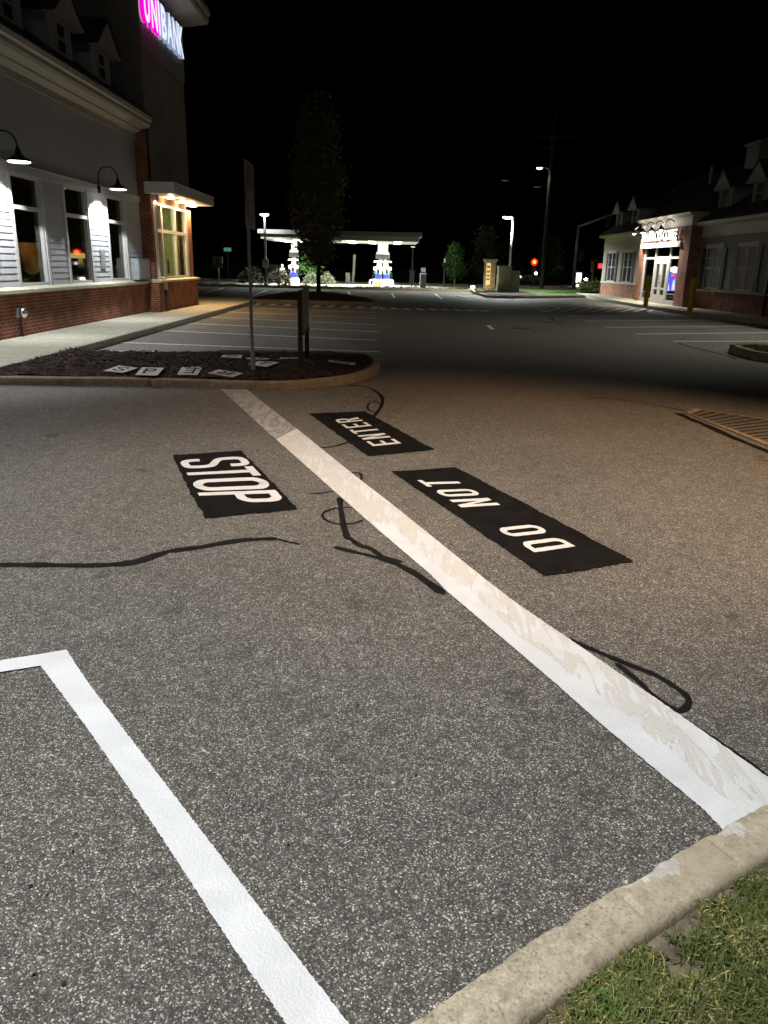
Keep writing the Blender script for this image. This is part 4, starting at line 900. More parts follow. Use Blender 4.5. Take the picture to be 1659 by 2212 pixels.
# entrance bay
eb = MB(); eb.box(EX, 24, E0, 37.75, -.02, 3.68); eb.box(EX, 24, 43.2, E1, -.02, 3.68); eb.box(EX, 24, 37.75, 43.2, 2.98, 3.68); eb.build('entrance_brick', 'brick2', shop)
ef = MB(); ef.box(EX - .03, 20, E0 - .03, E1 + .03, 3.68, 4.06); ef.prism([(EX - .04, 4.06), (EX - .22, 4.12), (EX - .24, 4.22), (20, 4.24), (20, 4.06)], 'y', E0 - .2, E1 + .2); ef.build('entrance_cornice', 'cornice', shop)
aw = MB(); aw.box(EX - .10, EX + .02, 37.6, 43.35, 2.80, 2.97); aw.box(EX - .05, EX + .02, 37.6, 43.35, 2.97, 3.03); aw.build('lintel', 'trim', shop)
sf = MB(); x0, x1 = EX + .10, EX + .2
for a, b in ((37.75, 37.95), (39.2, 39.34), (41.32, 41.46), (43.0, 43.2)): sf.box(x0, x1, a, b, .15, 2.8)
for a, b in ((37.95, 39.2), (41.46, 43.0)):
    sf.box(x0 + .01, x1, a, b, .15, .35); sf.box(x0 + .01, x1, a, b, 2.26, 2.36); sf.box(x0 + .02, x1, a, b, .62, .65)
sf.box(x0, x1, 39.34, 41.32, 2.26, 2.38); st_ = sf.build('shopfront', 'trim', shop)
MB().box(EX + .15, EX + .16, 37.95, 43.0, .35, 2.8).build('glass', 'shopglass', st_)
MB().box(EX + 1.6, EX + 1.7, 37.75, 43.2, .15, 2.98).build('shop_interior', 'dark', shop)
for (a, b) in ((39.36, 40.32), (40.34, 41.30)):
    d = MB(); d.box(x0 - .01, x1 - .02, a, a + .2, .17, 2.26); d.box(x0 - .01, x1 - .02, b - .2, b, .17, 2.26); d.box(x0 - .01, x1 - .02, a + .2, b - .2, .17, .55); d.box(x0 - .01, x1 - .02, a + .2, b - .2, 2.02, 2.26); d.box(x0 - .01, x1 - .02, a + .2, b - .2, .80, .90)
    do = d.build('door', 'trim', shop)
    hs = b - .13 if a < 40 else a + .13
    h = MB(); h.tube([(x0 - .07, hs, 1.05), (x0 - .07, hs, 1.5)], .018); h.box(x0 - .07, x0 - .01, hs - .01, hs + .01, 1.08, 1.1); h.box(x0 - .07, x0 - .01, hs - .01, hs + .01, 1.45, 1.47); h.build('handle', 'chrome', do)
    MB().box(EX + .14, EX + .147, a + .2, b - .2, .55, 2.02).build('glass', 'carglass', do)
# shop sign and its lamps
ss = thing('shop_sign', 'glowing white block letters over the coffee shop entrance', 'sign', (EX, 40.5, 3.1), world=True)
textmesh('STARBUCKS COFFEE', (0, -1, 0), (0, 0, 1), (-1, 0, 0), (EX - .07, 43.15, 3.12), 5.2, .46, .08, ['shopw', 'dark'], 'lettering', ss, .02)
ps = thing('window_poster', 'blue and white poster in the shop window right of the doors', 'poster', (EX + .12, 38.5, 1.3), world=True)
MB().box(EX + .115, EX + .135, 38.05, 39.1, .78, 1.62).build('blue_area', 'posterblue', ps)
mb = MB(); mb.prism([(38.1, 1.60), (38.95, 1.66), (39.05, 1.86), (38.5, 1.92), (38.05, 1.88)], 'x', EX + .108, EX + .13); mb.prism([(38.08, .84), (38.5, .82), (38.46, 1.24), (38.2, 1.36)], 'x', EX + .105, EX + .1145); mb.prism([(38.8, .80), (39.02, .78), (38.98, 1.12)], 'x', EX + .105, EX + .1145); mb.build('white_area', 'posterw', ps)
MB().prism([(38.25, 1.42), (38.75, 1.46), (38.72, 1.60), (38.3, 1.56)], 'x', EX + .103, EX + .107).build('red_area', 'posterr', ps)
lr = None
names = ['leftmost gooseneck sign lamp over the shop entrance, shining at the viewer', 'second gooseneck sign lamp from the left over the shop entrance', 'third gooseneck sign lamp from the left over the shop entrance', 'rightmost gooseneck sign lamp over the shop entrance, shining at the viewer']
for i, y in enumerate((43.05, 41.65, 40.25, 38.85)):
    if lr is None:
        lr = thing('sign_lamp', names[0], 'sign lamp', (EX, y, 3.9), 0, 'gooseneck lamps over the shop sign')
        a = MB(); a.tube(smooth_path([(-.03, 0, 0), (-.18, 0, .12), (-.34, .02, .10), (-.46, .05, -.08), (-.58, .06, -.14)], 5), .022, 8); a.build('arm', 'dark', lr, smooth=True)
        s = MB(); s.lathe((-.6, .06, -.36), [(.17, 0), (.15, .05), (.08, .16), (.05, .24)], 14); s.build('shade', 'dark', lr, smooth=True)
        MB().ball((-.6, .06, -.37), .085, .085, .06).build('bulb', 'lampw', lr, smooth=True)
    else: dup(lr, (EX, y, 3.9), names[i])
    spot('sign_lamp_light', (EX - .55, y + .06, 3.50), (EX, y, 2.2), 600, (1., .93, .82), 155, .7, .08)
    point('sign_lamp_spill', (EX - .5, y + .06, 3.85), 18, (1., .95, .85), .06)
# yellow bollards
b1 = thing('bollard', 'yellow steel bollard on the shop sidewalk, the right one of the pair', 'bollard', G(1489.5, 676, .15), 0, 'yellow bollards outside the shop')
mb = MB(); mb.lathe((0, 0, 0), [(.105, 0), (.105, 1.24), (.085, 1.30), (.04, 1.33)], 16); mb.build('post', 'yellow', b1, smooth=False)
mb = MB(); mb.lathe((0, 0, .0), [(.14, 0), (.14, .012), (.11, .02)], 16); mb.build('base_plate', 'yellow', b1)
p2 = G(1394, 663, .15); b2 = dup(b1, p2, 'yellow steel bollard on the shop sidewalk with a box on it, before the doors')
mb = MB(); mb.box(-.13, .13, -.1, .1, .40, .62); mb.build('box', 'yellow', b2)
# ================================================================ TREE ISLAND
front = [Vector((-6.2, 34.9, 0)), Vector((-6.15, 34.35, 0)), Vector((-5.6, 34.22, 0)), Vector((-3, 34.25, 0)), Vector((-1.2, 34.1, 0)), Vector((-.5, 34.2, 0)), Vector((-.35, 34.9, 0)), Vector((-.9, 36.5, 0)), Vector((-2.2, 39.8, 0)), Vector((-4.6, 40, 0)), Vector((-5.8, 38.4, 0)), Vector((-6.2, 35.6, 0))]
fp2 = resample(smooth_path(front + [front[0]], 6)[:-1], .12)
kerb_loop(fp2, .16, .17, 'kerb2', 'tree_island_kerb', closed=True, inward=1)
mb = MB(); c0i = Vector((-3.4, 37.2, 0)); rings = []
for s_, z in ((.955, .14), (.8, .27), (.55, .38), (.25, .42)): rings.append([c0i + (p - c0i)*s_ + Vector((0, 0, z + .03*noise.noise(p*2 + Vector((s_*9, 0, 0))))) for p in fp2])
n_ = len(fp2); pts = [p for r in rings for p in r] + [c0i + Vector((0, 0, .43))]
fs = [(i*n_ + k, i*n_ + (k + 1) % n_, (i + 1)*n_ + (k + 1) % n_, (i + 1)*n_ + k) for i in range(3) for k in range(n_)] + [(3*n_ + k, 3*n_ + (k + 1) % n_, 4*n_) for k in range(n_)]
mb.add(pts, fs); struct('tree_island_mulch', mb, 'mulch', smooth=True)
# ================================================================ TREES
def crown_mb(fn, n, size, seed, mi=1):
    """leaf clumps through the crown volume: fn(rnd) gives a clump centre and spread"""
    r_ = random.Random(seed); mb = MB()
    for k in range(n):
        c, sp, m_ = fn(r_)
        for j in range(m_):
            p = c + Vector((r_.gauss(0, sp), r_.gauss(0, sp), r_.gauss(0, sp*.8)))
            a = Vector((r_.uniform(-1, 1), r_.uniform(-1, 1), r_.uniform(-.6, .6))).normalized(); b = a.orthogonal().normalized(); b.rotate(Matrix.Rotation(r_.uniform(0, 6.28), 3, a))
            s = size*r_.uniform(.6, 1.3)
            mb.add([p - a*s, p + b*s*.5, p + a*s, p - b*s*.5], [(0, 1, 2, 3)])
    return mb
def tree(name, label, base, h, prof, n, per, leaf, size, trunk_h, tr, mat, bark, seed, group=None, limbs=6, name2='tree'):
    """prof(t) -> crown radius, t from 0 at the bottom of the crown to 1 at the top"""
    t = thing(name, label, name2, base, 0, group); r_ = random.Random(seed)
    tb = MB(); lean = [Vector((r_.uniform(-.05, .05), r_.uniform(-.05, .05), 0)) for _ in range(5)]
    tb.tube([(0, 0, -.1), (0, 0, .1), lean[0] + Vector((0, 0, trunk_h*.6)), lean[1] + Vector((0, 0, trunk_h*1.2)), lean[2]*1.5 + Vector((0, 0, h*.6)), lean[3]*2 + Vector((0, 0, h*.92))], [tr*1.8, tr*1.15, tr, tr*.85, tr*.45, tr*.1], 10)
    for k in range(limbs):
        z = trunk_h + (h - trunk_h)*k/(limbs + 2); a = k*2.4 + r_.uniform(-.4, .4); R = prof((z - trunk_h)/(h - trunk_h) + .08)*.8; d = Vector((math.cos(a), math.sin(a), 0))
        tb.tube([(0, 0, z), d*R*.5 + Vector((0, 0, z + R*.5)), d*R + Vector((0, 0, z + R*1.1))], [tr*.4, tr*.25, tr*.06], 6)
    tb.build('trunk', bark, t, smooth=True)
    def fn(q):
        u = q.random()**.85; z = trunk_h + (h - trunk_h)*u; a = q.uniform(0, 6.28); R = prof(u)*(.80 + .45*noise.noise(Vector((math.cos(a)*1.6, math.sin(a)*1.6, z*.9 + seed*7))))
        rr = R*math.sqrt(q.uniform(.15, 1)); return Vector((math.cos(a)*rr, math.sin(a)*rr, z)), size*1.5, per
    crown_mb(fn, n, leaf, seed).build('crown', mat, t)
    return t
def pl(pts):
    def f(t):
        t = min(max(t, 0), 1)
        for (a, x), (b, y) in zip(pts, pts[1:]):
            if t <= b: return x + (y - x)*(t - a)/(b - a)
        return pts[-1][1]
    return f
tree('columnar_tree', 'tall dark columnar tree growing on the mulched island', (-3.46, 39.3, .35), 8.45, pl([(0, .35), (.08, .75), (.28, 1.15), (.5, 1.25), (.75, .95), (.9, .62), (1, .12)]), 1150, 16, .10, .16, 1.35, .10, 'leafdark', 'bark', 11, limbs=9)
tree('small_tree', 'bright green young tree by the left fuel pump', (-6.75, 68.5, .1), 2.85, pl([(0, .55), (.2, 1.05), (.35, .95), (.6, .55), (.8, .4), (1, .08)]), 160, 14, .09, .15, .75, .05, 'leafbright', 'bark2', 21, 'young trees by the fuel station')
tree('small_tree', 'bright green round young tree right of the fuel station', (5.6, 69, .1), 3.35, pl([(0, .4), (.25, .95), (.5, .85), (.8, .5), (1, .1)]), 170, 14, .09, .16, .8, .06, 'leafbright', 'bark2', 22, 'young trees by the fuel station')
tree('street_tree', 'dark tree behind the right pole lamp', (9.6, 82, .0), 5.2, pl([(0, .8), (.3, 1.7), (.6, 1.3), (1, .15)]), 260, 12, .13, .25, 1.0, .1, 'leafdark', 'bark', 23, 'dim trees along the street')
tree('street_tree', 'dim green tree left of the utility pole', (13.0, 88, .0), 4.6, pl([(0, 1), (.3, 1.6), (.6, 1.4), (1, .15)]), 260, 12, .13, .25, 1.0, .1, 'leafmid', 'bark', 24, 'dim trees along the street')
tree('street_tree', 'dim green tree right of the utility pole', (17.0, 86, .0), 4.8, pl([(0, 1), (.3, 1.7), (.6, 1.3), (1, .15)]), 260, 12, .13, .25, 1.0, .1, 'leafmid', 'bark', 25, 'dim trees along the street')
tree('street_tree', 'broad green tree low behind the pedestrian signal', (24, 96, .0), 3.0, pl([(0, 1.6), (.4, 2.6), (.8, 1.8), (1, .4)]), 260, 12, .13, .25, .5, .1, 'leafbright', 'bark', 26, 'dim trees along the street')
# shrubs in the planting strip
def shrub(label, base, rx, ry, rz, n, leaf, seed, group, mat='leafmid'):
    t = thing('shrub', label, 'shrub', base, 0, group); r_ = random.Random(seed)
    def fn(q):
        a = q.uniform(0, 6.28); e = math.acos(q.uniform(-.25, 1)); k = (.82 + .3*noise.noise(Vector((math.cos(a)*2, math.sin(a)*2, e*2 + seed))))*q.uniform(.6, 1)**.4
        return Vector((rx*k*math.sin(e)*math.cos(a), ry*k*math.sin(e)*math.sin(a), rz*(.12 + .88*max(0, k*math.cos(e))))), .07, 9
    crown_mb(fn, n, leaf, seed).build('foliage', mat, t)
    s = MB()
    for k in range(5): a = k*1.3; s.tube([(0, 0, -.05), (math.cos(a)*rx*.4, math.sin(a)*ry*.4, rz*.6)], [.03, .01], 5)
    s.build('stems', 'bark', t); return t
shrub('large round clipped shrub behind the no entry sign post', (-10.3, 60.2, .1), 1.15, .9, 1.32, 260, .06, 31, 'round shrubs by the fuel station')
shrub('large round clipped shrub right of the left pole lamp', (-8.35, 60.4, .1), 1.15, .9, 1.28, 260, .06, 32, 'round shrubs by the fuel station')
shrub('rounded grey-green shrub under the bright young tree', (-6.0, 63, .1), .85, .8, .95, 170, .06, 33, 'round shrubs by the fuel station')
shrub('rounded grey-green shrub behind the dark columnar tree', (-4.9, 63.2, .1), .75, .7, .98, 150, .06, 34, 'round shrubs by the fuel station')
mb = MB(); mb.poly([(-60, 56.25, .05), (5.6, 56.25, .05), (5.6, 61.88, .04), (-60, 61.88, .04)]); struct('planting_strip', mb, 'mulch')
kerb_loop(resample([Vector((5.8, 56.15, 0)), Vector((-60, 56.15, 0))], .6, False), .16, .16, 'kerb2', 'far_kerb', inward=-1)
lows = ['low dark ground shrub by the far kerb, number']
gx = [-21, -18.5, -16.4, -14.6, -13.6, -12.5, -11.2, -9.2, -7.6, -6.1, -4.7, -3.5, -2.35, -1.5, -.75, 0.1, .9, 1.75, 2.7, 3.5, 4.4, 5.1]
first = None
for i, x in enumerate(gx):
    if first is None:
        first = shrub('low dark spreading shrub in the planting strip along the far kerb', (x, 57.9, .04), .6, .45, .15, 70, .05, 41, 'low shrubs along the far kerb', 'leafdark')
    else: dup(first, (x + U(-.1, .1), 57.9 + U(-.5, .5), .04 + U(-.04, .02)), None, U(0, 6))
# ================================================================ FUEL STATION
mb = MB(); mb.poly([(-40, 61.9, .03), (16, 61.9, .03), (16, 75, .03), (-40, 75, .03)]); struct('apron', mb, 'apron')
mb = MB(); mb.poly([(-60, 75.3, .05), (16, 75.3, .05), (16, 100, .35), (-60, 100, .35)]); struct('far_lawn', mb, 'lawn')
mb = MB(); mb.box(-40, 16, 75, 75.25, -.02, .13); struct('apron_kerb', mb, 'concrete')
can = thing('fuel_canopy', 'flat white canopy over the fuel pumps across the lot', 'canopy', (-3.7, 64, 0), world=True)
MB().box(-9.55, 2.16, 60.2, 68.2, 3.36, 3.70).build('fascia', 'canopyw', can)
MB().box(-9.75, 2.36, 60.0, 68.4, 3.70, 4.0).build('roof_band', 'canopyg', can)
lp_ = MB()
for x in (-8.4, -7.0, -5.0, -3.0, -1.4, .6):
    for y in (61.6, 64.2, 66.8): lp_.box(x - .28, x + .28, y - .28, y + .28, 3.33, 3.358)
lp_.build('light_panels', 'undercan', can)
for x0, nm in ((-7.54, 'a'), (-.72, 'b'), (-.36, 'c')):
    y = 64 if nm != 'c' else 65.2
    k = MB(); k.prism([(x0 - .2, y - .2), (x0 + .2, y - .2), (x0 + .2, y + .2), (x0 - .2, y + .2)], 'z', 2.62, 3.36); k.box(x0 - .3, x0 + .3, y - .3, y + .3, 2.5, 2.62); k.box(x0 - .12, x0 + .12, y - .12, y + .12, .05, 2.5); k.build('column', 'pumpw', can)
    k = MB(); k.box(x0 - .38, x0 + .38, y - .2, y + .2, 2.12, 2.5); k.build('header_panel', 'pumpk', can)
def area(name, loc, sx, sy, W, col):
    l = bpy.data.lights.new(name, 'AREA'); l.shape = 'RECTANGLE'; l.size = sx; l.size_y = sy; l.energy = W; l.color = col; l.spread = math.radians(120)
    o = bpy.data.objects.new(name, l); COL.objects.link(o); o.location = loc; return o
area('canopy_light', (-3.7, 64.2, 3.30), 10.5, 6.5, 4000, (1., 1., .90))
def pump(label, loc, extra=None):
    t = thing('fuel_pump', label, 'fuel pump', loc, 0, 'fuel pumps under the canopy')
    mb = MB(); mb.prism([(-.42, 0), (.42, 0), (.42, .42), (.30, .56), (-.30, .56), (-.42, .42)], 'y', -.4, .4); mb.build('base', 'pumpw', t)
    MB().box(-.26, .26, -.32, .32, .56, .92).build('blue_band', 'pumpb', t)
    mb = MB(); mb.box(-.18, .18, -.28, .28, .92, 1.52); mb.build('body', 'pumpw', t)
    mb = MB()
    for s in (-1, 1): mb.prism([(s*.18, 1.16), (s*.36, 1.20), (s*.38, 1.46), (s*.18, 1.5)], 'y', -.22, .22)
    mb.build('side_housing', 'pumpw', t)
    mb = MB(); mb.box(-.12, .12, -.2, .2, 1.52, 1.78); mb.prism([(-.40, 1.80), (.40, 1.80), (.34, 1.94), (-.34, 1.94)], 'y', -.28, .28); mb.build('valance', 'pumpw', t)
    mb = MB()
    for s in (-1, 1): mb.tube(smooth_path([(s*.28, -.2, 1.1), (s*.36, -.28, 1.05), (s*.42, -.3, .7), (s*.36, -.3, .45), (s*.3, -.26, .62)], 4), .018, 6)
    mb.build('hose', 'pumpk', t)
    mb = MB(); mb.box(-.27, .27, -.335, -.32, .6, .88) if False else mb.box(-.1, .1, -.34, -.3, 1.0, 1.3); mb.build('display', 'pumpk', t)
    return t
p1 = pump('fuel pump with a blue band under the left canopy column', (-7.54, 63.3, .06))
p2 = dup(p1, (-.86, 63.2, .06), 'fuel pump under the right canopy columns, the left one of the close pair')
p3 = dup(p1, (-.2, 64.5, .06), 'fuel pump under the right canopy columns, the right one of the close pair')
mb = MB(); mb.box(-.20, .20, -.43, -.405, .04, .40); mb.build('yellow_panel', 'pumpy', p2)
mb = MB(); mb.box(-.27, -.12, -.335, -.325, .93, 1.10); mb.build('green_strip', 'pumpg', p2); mb = MB(); mb.box(.12, .27, -.335, -.325, .93, 1.10); mb.build('green_strip', 'pumpg', p3)
for i, (x, y, lab) in enumerate([(-1.2, 62.6, 'white tubular pump guard hoop in front of the left one of the paired pumps'), (.02, 62.6, 'white tubular pump guard hoop in front of the right one of the paired pumps')]):
    t = thing('guard_hoop', lab, 'guard rail', (x, y, .03), 0, 'pump guard hoops')
    mb = MB(); mb.tube(smooth_path([(-.3, 0, 0), (-.3, 0, .4), (-.22, 0, .5), (.22, 0, .5), (.3, 0, .4), (.3, 0, 0)], 4), .055, 8); mb.build('hoop', 'pumpw', t, smooth=True)
    mb = MB(); mb.box(-.36, -.24, -.06, .06, 0, .02); mb.box(.24, .36, -.06, .06, 0, .02); mb.build('foot_plate', 'pumpw', t)
# person at the left pump
pt = thing('person', 'person in a white top and dark shorts standing beside the left fuel pump', 'person', (-8.72, 65.6, .03))
def skinobj(name, verts, edges, radii, mat, parent, root=0):
    me = bpy.data.meshes.new(name); me.from_pydata(verts, edges, []); o = bpy.data.objects.new(name, me); COL.objects.link(o); o.parent = parent
    me.materials.append(MT[mat]); sm = o.modifiers.new('skin', 'SKIN'); sv = me.skin_vertices[0].data
    for i, r in enumerate(radii): sv[i].radius = (r, r)
    sv[root].use_root = True; s = o.modifiers.new('sub', 'SUBSURF'); s.levels = 2; s.render_levels = 2; return o
Hs = .86
vs = [(0, 0, .92), (0, 0, 1.12), (0, .0, 1.36), (0, 0, 1.50), (0, -.01, 1.62), (0, -.01, 1.74), (-.18, 0, 1.38), (-.24, -.03, 1.12), (-.2, -.18, .95), (-.18, -.25, .90), (.18, 0, 1.38), (.24, -.03, 1.12), (.22, -.10, .88), (.22, -.13, .80), (-.09, 0, .86), (-.11, -.02, .48), (-.11, .02, .09), (-.11, -.12, .04), (.09, 0, .86), (.11, -.02, .48), (.11, .02, .09), (.11, -.12, .04)]
vs = [(x*Hs, y*Hs, z*Hs) for x, y, z in vs]
es = [(0, 1), (1, 2), (2, 3), (3, 4), (4, 5), (2, 6), (6, 7), (7, 8), (8, 9), (2, 10), (10, 11), (11, 12), (12, 13), (0, 14), (14, 15), (15, 16), (16, 17), (0, 18), (18, 19), (19, 20), (20, 21)]
ra = [.14, .13, .15, .055, .095, .07, .06, .045, .035, .035, .06, .045, .035, .035, .085, .06, .045, .035, .085, .06, .045, .035]
skinobj('body', vs, es, ra, 'skin', pt)
k_ = [0, 1, 2, 6, 7, 10, 11]; skinobj('top', [vs[0], vs[1], vs[2], vs[6], tuple((Vector(vs[6]) + Vector(vs[7]))/2), vs[10], tuple((Vector(vs[10]) + Vector(vs[11]))/2)], [(0, 1), (1, 2), (2, 3), (3, 4), (2, 5), (5, 6)], [.16, .155, .17, .075, .065, .075, .065], 'cloth', pt)
skinobj('shorts', [vs[0], vs[14], tuple((Vector(vs[14]) + Vector(vs[15]))/2), vs[18], tuple((Vector(vs[18]) + Vector(vs[19]))/2)], [(0, 1), (1, 2), (0, 3), (3, 4)], [.15, .1, .085, .1, .085], 'shorts', pt)
mb = MB(); mb.ball((0, .0, 1.70*Hs), .095, .11, .07); mb.ball((0, -.09, 1.67*Hs), .07, .07, .012); mb.build('cap', 'cloth', pt, smooth=True)
mb = MB()
for s in (-1, 1): mb.ball((s*.11*Hs, -.05, .045), .045, .11, .04)
mb.build('shoes', 'cloth', pt, smooth=True)
# ================================================================ CARS
def car(label, loc, rz, mat, lit, group):
    t = thing('car', label, 'car', loc, rz, group)      # front looks along -y
    b = MB(); sec = [(-2.2, .30, .62, .78), (-2.05, .26, .72, .84), (-1.2, .24, .86, .88), (-.2, .24, .92, .89), (1.2, .24, .93, .88), (1.95, .26, .90, .84), (2.15, .34, .80, .76)]
    pts = []
    for y, z0, z1, w in sec: pts += [(-w*.94, y, z0), (w*.94, y, z0), (w, y, (z0 + z1)*.5), (w*.9, y, z1), (-w*.9, y, z1), (-w, y, (z0 + z1)*.5)]
    fs = [(i*6 + k, (i + 1)*6 + k, (i + 1)*6 + (k + 1) % 6, i*6 + (k + 1) % 6) for i in range(len(sec) - 1) for k in range(6)] + [tuple(range(6)), tuple(reversed([36 + k for k in range(6)]))]
    b.add(pts, fs)
    b.add([(-.62, -.35, 1.42), (.62, -.35, 1.42), (.62, 1.1, 1.42), (-.62, 1.1, 1.42), (-.62, -.35, 1.46), (.62, -.35, 1.46), (.6, 1.05, 1.46), (-.6, 1.05, 1.46)], [(4, 5, 6, 7), (3, 2, 1, 0), (0, 1, 5, 4), (1, 2, 6, 5), (2, 3, 7, 6), (3, 0, 4, 7)])
    b.build('body', mat, t, smooth=False)
    g = MB(); lo = [(-.78, -1.15, .87), (.78, -1.15, .87), (.78, 1.75, .92), (-.78, 1.75, .92)]; hi = [(-.62, -.35, 1.42), (.62, -.35, 1.42), (.62, 1.1, 1.42), (-.62, 1.1, 1.42)]
    g.add(lo + hi, [(0, 1, 5, 4), (1, 2, 6, 5), (2, 3, 7, 6), (3, 0, 4, 7)]); g.build('windows', 'carglass', t)
    for sx in (-1, 1):
        for y in (-1.35, 1.35):
            w = MB(); w.tube([(sx*.72, y, .32), (sx*.9, y, .32)], .32, 16); wo = w.build('wheel', 'tyre', t)
            w = MB(); w.tube([(sx*.89, y, .32), (sx*.915, y, .32)], .18, 12); w.build('rim', 'steel', wo)
        h = MB(); h.ball((sx*.6, -2.17, .66), .2, .07, .12); h.build('headlight', lit, t, smooth=True)
    mb = MB(); mb.box(-.35, .35, -2.23, -2.19, .4, .56); mb.build('grille', 'pumpk', t)
    return t
G_ = 'cars near the fuel station and street'
car('black parked car in front of the clipped shrubs, left of the fuel pump', (-9.95, 71, .03), math.radians(12), 'carblack', 'chrome', G_)
ca = car('dark oncoming car with glaring headlights beside the street', (20.7, 88, 0), math.radians(-8), 'carblack', 'head', G_)
car('pale car with pale lit front behind the utility pole', (15.6, 90, 0.1), math.radians(-50), 'carwhite', 'carl', G_)
car('distant car with one bright patch of headlight between the fuel columns', (-3.2, 104, .42), math.radians(70), 'carblack', 'carl', G_)
# ================================================================ POLES, LAMPS, SIGNALS
def polelamp(label, base, h, dx, W, mat='poleled', lw=.34):
    t = thing('pole_lamp', label, 'street lamp', base, 0, 'pole lamps at the edge of the lot')
    m = MB(); m.tube([(0, 0, -.1), (0, 0, h)], [.10, .075], 12); m.build('pole', 'steel', t, smooth=True)
    m = MB(); m.tube([(0, 0, h - .05), (dx*.5, 0, h + .02), (dx, 0, h + .03)], .035, 8); m.build('arm', 'steel', t)
    m = MB(); m.lathe((dx, 0, h), [(lw, .0), (lw + .02, .05), (lw*.6, .13), (.05, .15)], 18); m.build('head', 'dark', t, smooth=True)
    m = MB(); m.lathe((dx, 0, h), [(lw*.4, -.10), (lw*.8, -.06), (lw*.92, -.004)], 18); m.build('lens', mat, t, smooth=True)
    m = MB(); m.lathe((0, 0, -.02), [(.17, 0), (.17, .12), (.11, .16)], 12); m.build('base', 'concrete', t)
    b = Vector(base) + Vector((dx, 0, h - .08)); spot('pole_lamp_light', b, b - Vector((0, 0, 3)), W, (.93, 1., .95), 160, .55, .12)
    return t
l1 = polelamp('left pole lamp with a white box on its pole, standing among the shrubs', (-9.05, 59, .12), 4.85, 0, 7000)
m = MB(); m.box(-.22, .22, -.16, -.08, 1.2, 1.78); m.build('box', 'pumpw', l1)
l2 = polelamp('right pole lamp standing before the utility cabinets', (8.2, 55, .12), 4.78, -.38, 17000)
t = thing('small_lamp', 'small slender lamp post right of the fuel pumps', 'street lamp', (1.72, 60.5, .1)); m = MB(); m.tube([(0, 0, 0), (0, 0, 2.9)], .045, 8); m.build('pole', 'dark', t); m = MB(); m.box(-.16, .16, -.12, .12, 2.92, 2.98); m.build('head', 'dark', t); m = MB(); m.box(-.14, .14, -.1, .1, 2.895, 2.918); m.build('lens', 'carl', t); m = MB(); m.box(-.22, .22, -.1, .1, 1.15, 1.25); m.box(-.17, .17, -.08, .08, .3, 1.15); m.build('cabinet', 'pumpk', t)
t = thing('pay_post', 'dark square kiosk post with a pale edge, right of the small lamp post', 'kiosk', (2.55, 60.4, .1)); m = MB(); m.box(-.22, .22, -.2, .2, 0, 1.0); m.build('body', 'pumpk', t); m = MB(); m.box(-.25, -.215, -.22, -.19, 0, 1.0); m.box(-.25, .22, -.22, -.19, 1.002, 1.04); m.build('edge_trim', 'pumpw', t); m = MB(); m.box(-.17, .17, -.15, .15, 1.14, 1.45); m.build('sign_box', 'panel', t)
m = MB(); m.box(-.05, .05, -.05, .05, 1.04, 1.14); m.build('neck', 'pumpk', t)
t = thing('tall_post', 'slim dark post with a pale lit sleeve, left of the round young tree', 'post', (4.3, 63, .1)); m = MB(); m.tube([(0, 0, 0), (0, 0, 2.35)], .05, 8); m.build('pole', 'dark', t); m = MB(); m.tube([(0, 0, 1.85), (0, 0, 2.15)], .065, 8); m.build('sleeve', 'pumpw', t)
t = thing('small_sign', 'back of a small brown sign on a post near the bank corner', 'sign', (-12.45, 58.6, .1)); m = MB(); m.tube([(0, 0, 0), (0, 0, 1.9)], .05, 8); m.build('post', 'steel', t); m = MB(); m.box(-.37, .37, -.10, -.06, 1.12, 1.92); m.build('panel', 'panel', t)
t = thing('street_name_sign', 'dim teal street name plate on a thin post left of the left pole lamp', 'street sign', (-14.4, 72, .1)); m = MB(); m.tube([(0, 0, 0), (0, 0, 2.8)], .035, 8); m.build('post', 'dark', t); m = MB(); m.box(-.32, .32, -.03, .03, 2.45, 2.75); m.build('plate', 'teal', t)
t = thing('green_box', 'pale green utility post and grey pillar behind the columnar tree', 'utility box', (-3.35, 72, .1)); m = MB(); m.box(-.55, -.15, -.15, .15, 0, .85); m.build('cabinet', 'cabinet', t); m = MB(); m.tube([(.1, 0, 0), (.25, 0, 2.4)], .12, 8); m.build('pillar', 'cabinet', t)
# utility pole
t = thing('utility_pole', 'tall dark wooden utility pole with a street lamp arm and crossarms', 'utility pole', (12.2, 64.2, 0)); m = MB(); m.tube([(0, 0, -.2), (0, 0, 13.2)], [.19, .12], 10); m.build('pole', 'bark', t, smooth=True)
m = MB(); m.box(-1.6, 1.6, -.16, -.08, 11.1, 11.2); m.box(-.7, .8, -.16, -.08, 10.35, 10.42); m.build('crossarm', 'bark', t)
m = MB(); m.tube(smooth_path([(0, -.1, 8.6), (-.3, -.2, 8.95), (-.75, -.2, 9.05)], 5), .03, 8); m.build('lamp_arm', 'steel', t)
m = MB(); m.ball((-.92, -.2, 9.03), .26, .16, .09); m.build('lamp_head', 'steel', t, smooth=True); m = MB(); m.ball((-.92, -.2, 8.99), .22, .15, .10); m.build('lamp_lens', 'streetled', t, smooth=True)
spot('street_lamp_light', (11.28, 64, 8.85), (11.28, 64, 0), 220, (1., .9, .7), 150, .5)
for px, py, lab in ((1091, 390, 'dim unlit lamp head hanging in the dark above the right pole lamp'), (1161, 404, 'dim twin lamp head left of the utility pole')):
    q = AY(px, py, 70); m = MB(); m.ball((0, 0, 0), .32, .15, .07); t = thing('unlit_lamp', lab, 'street lamp', q); m.build('head', 'steel', t, smooth=True); m = MB(); m.tube([(.3, 0, .03), (1.2, .05, .1), (14.5 - q.x if q.x < 12 else 1.5, .1, .2)], .02, 6); m.build('arm', 'dark', t)
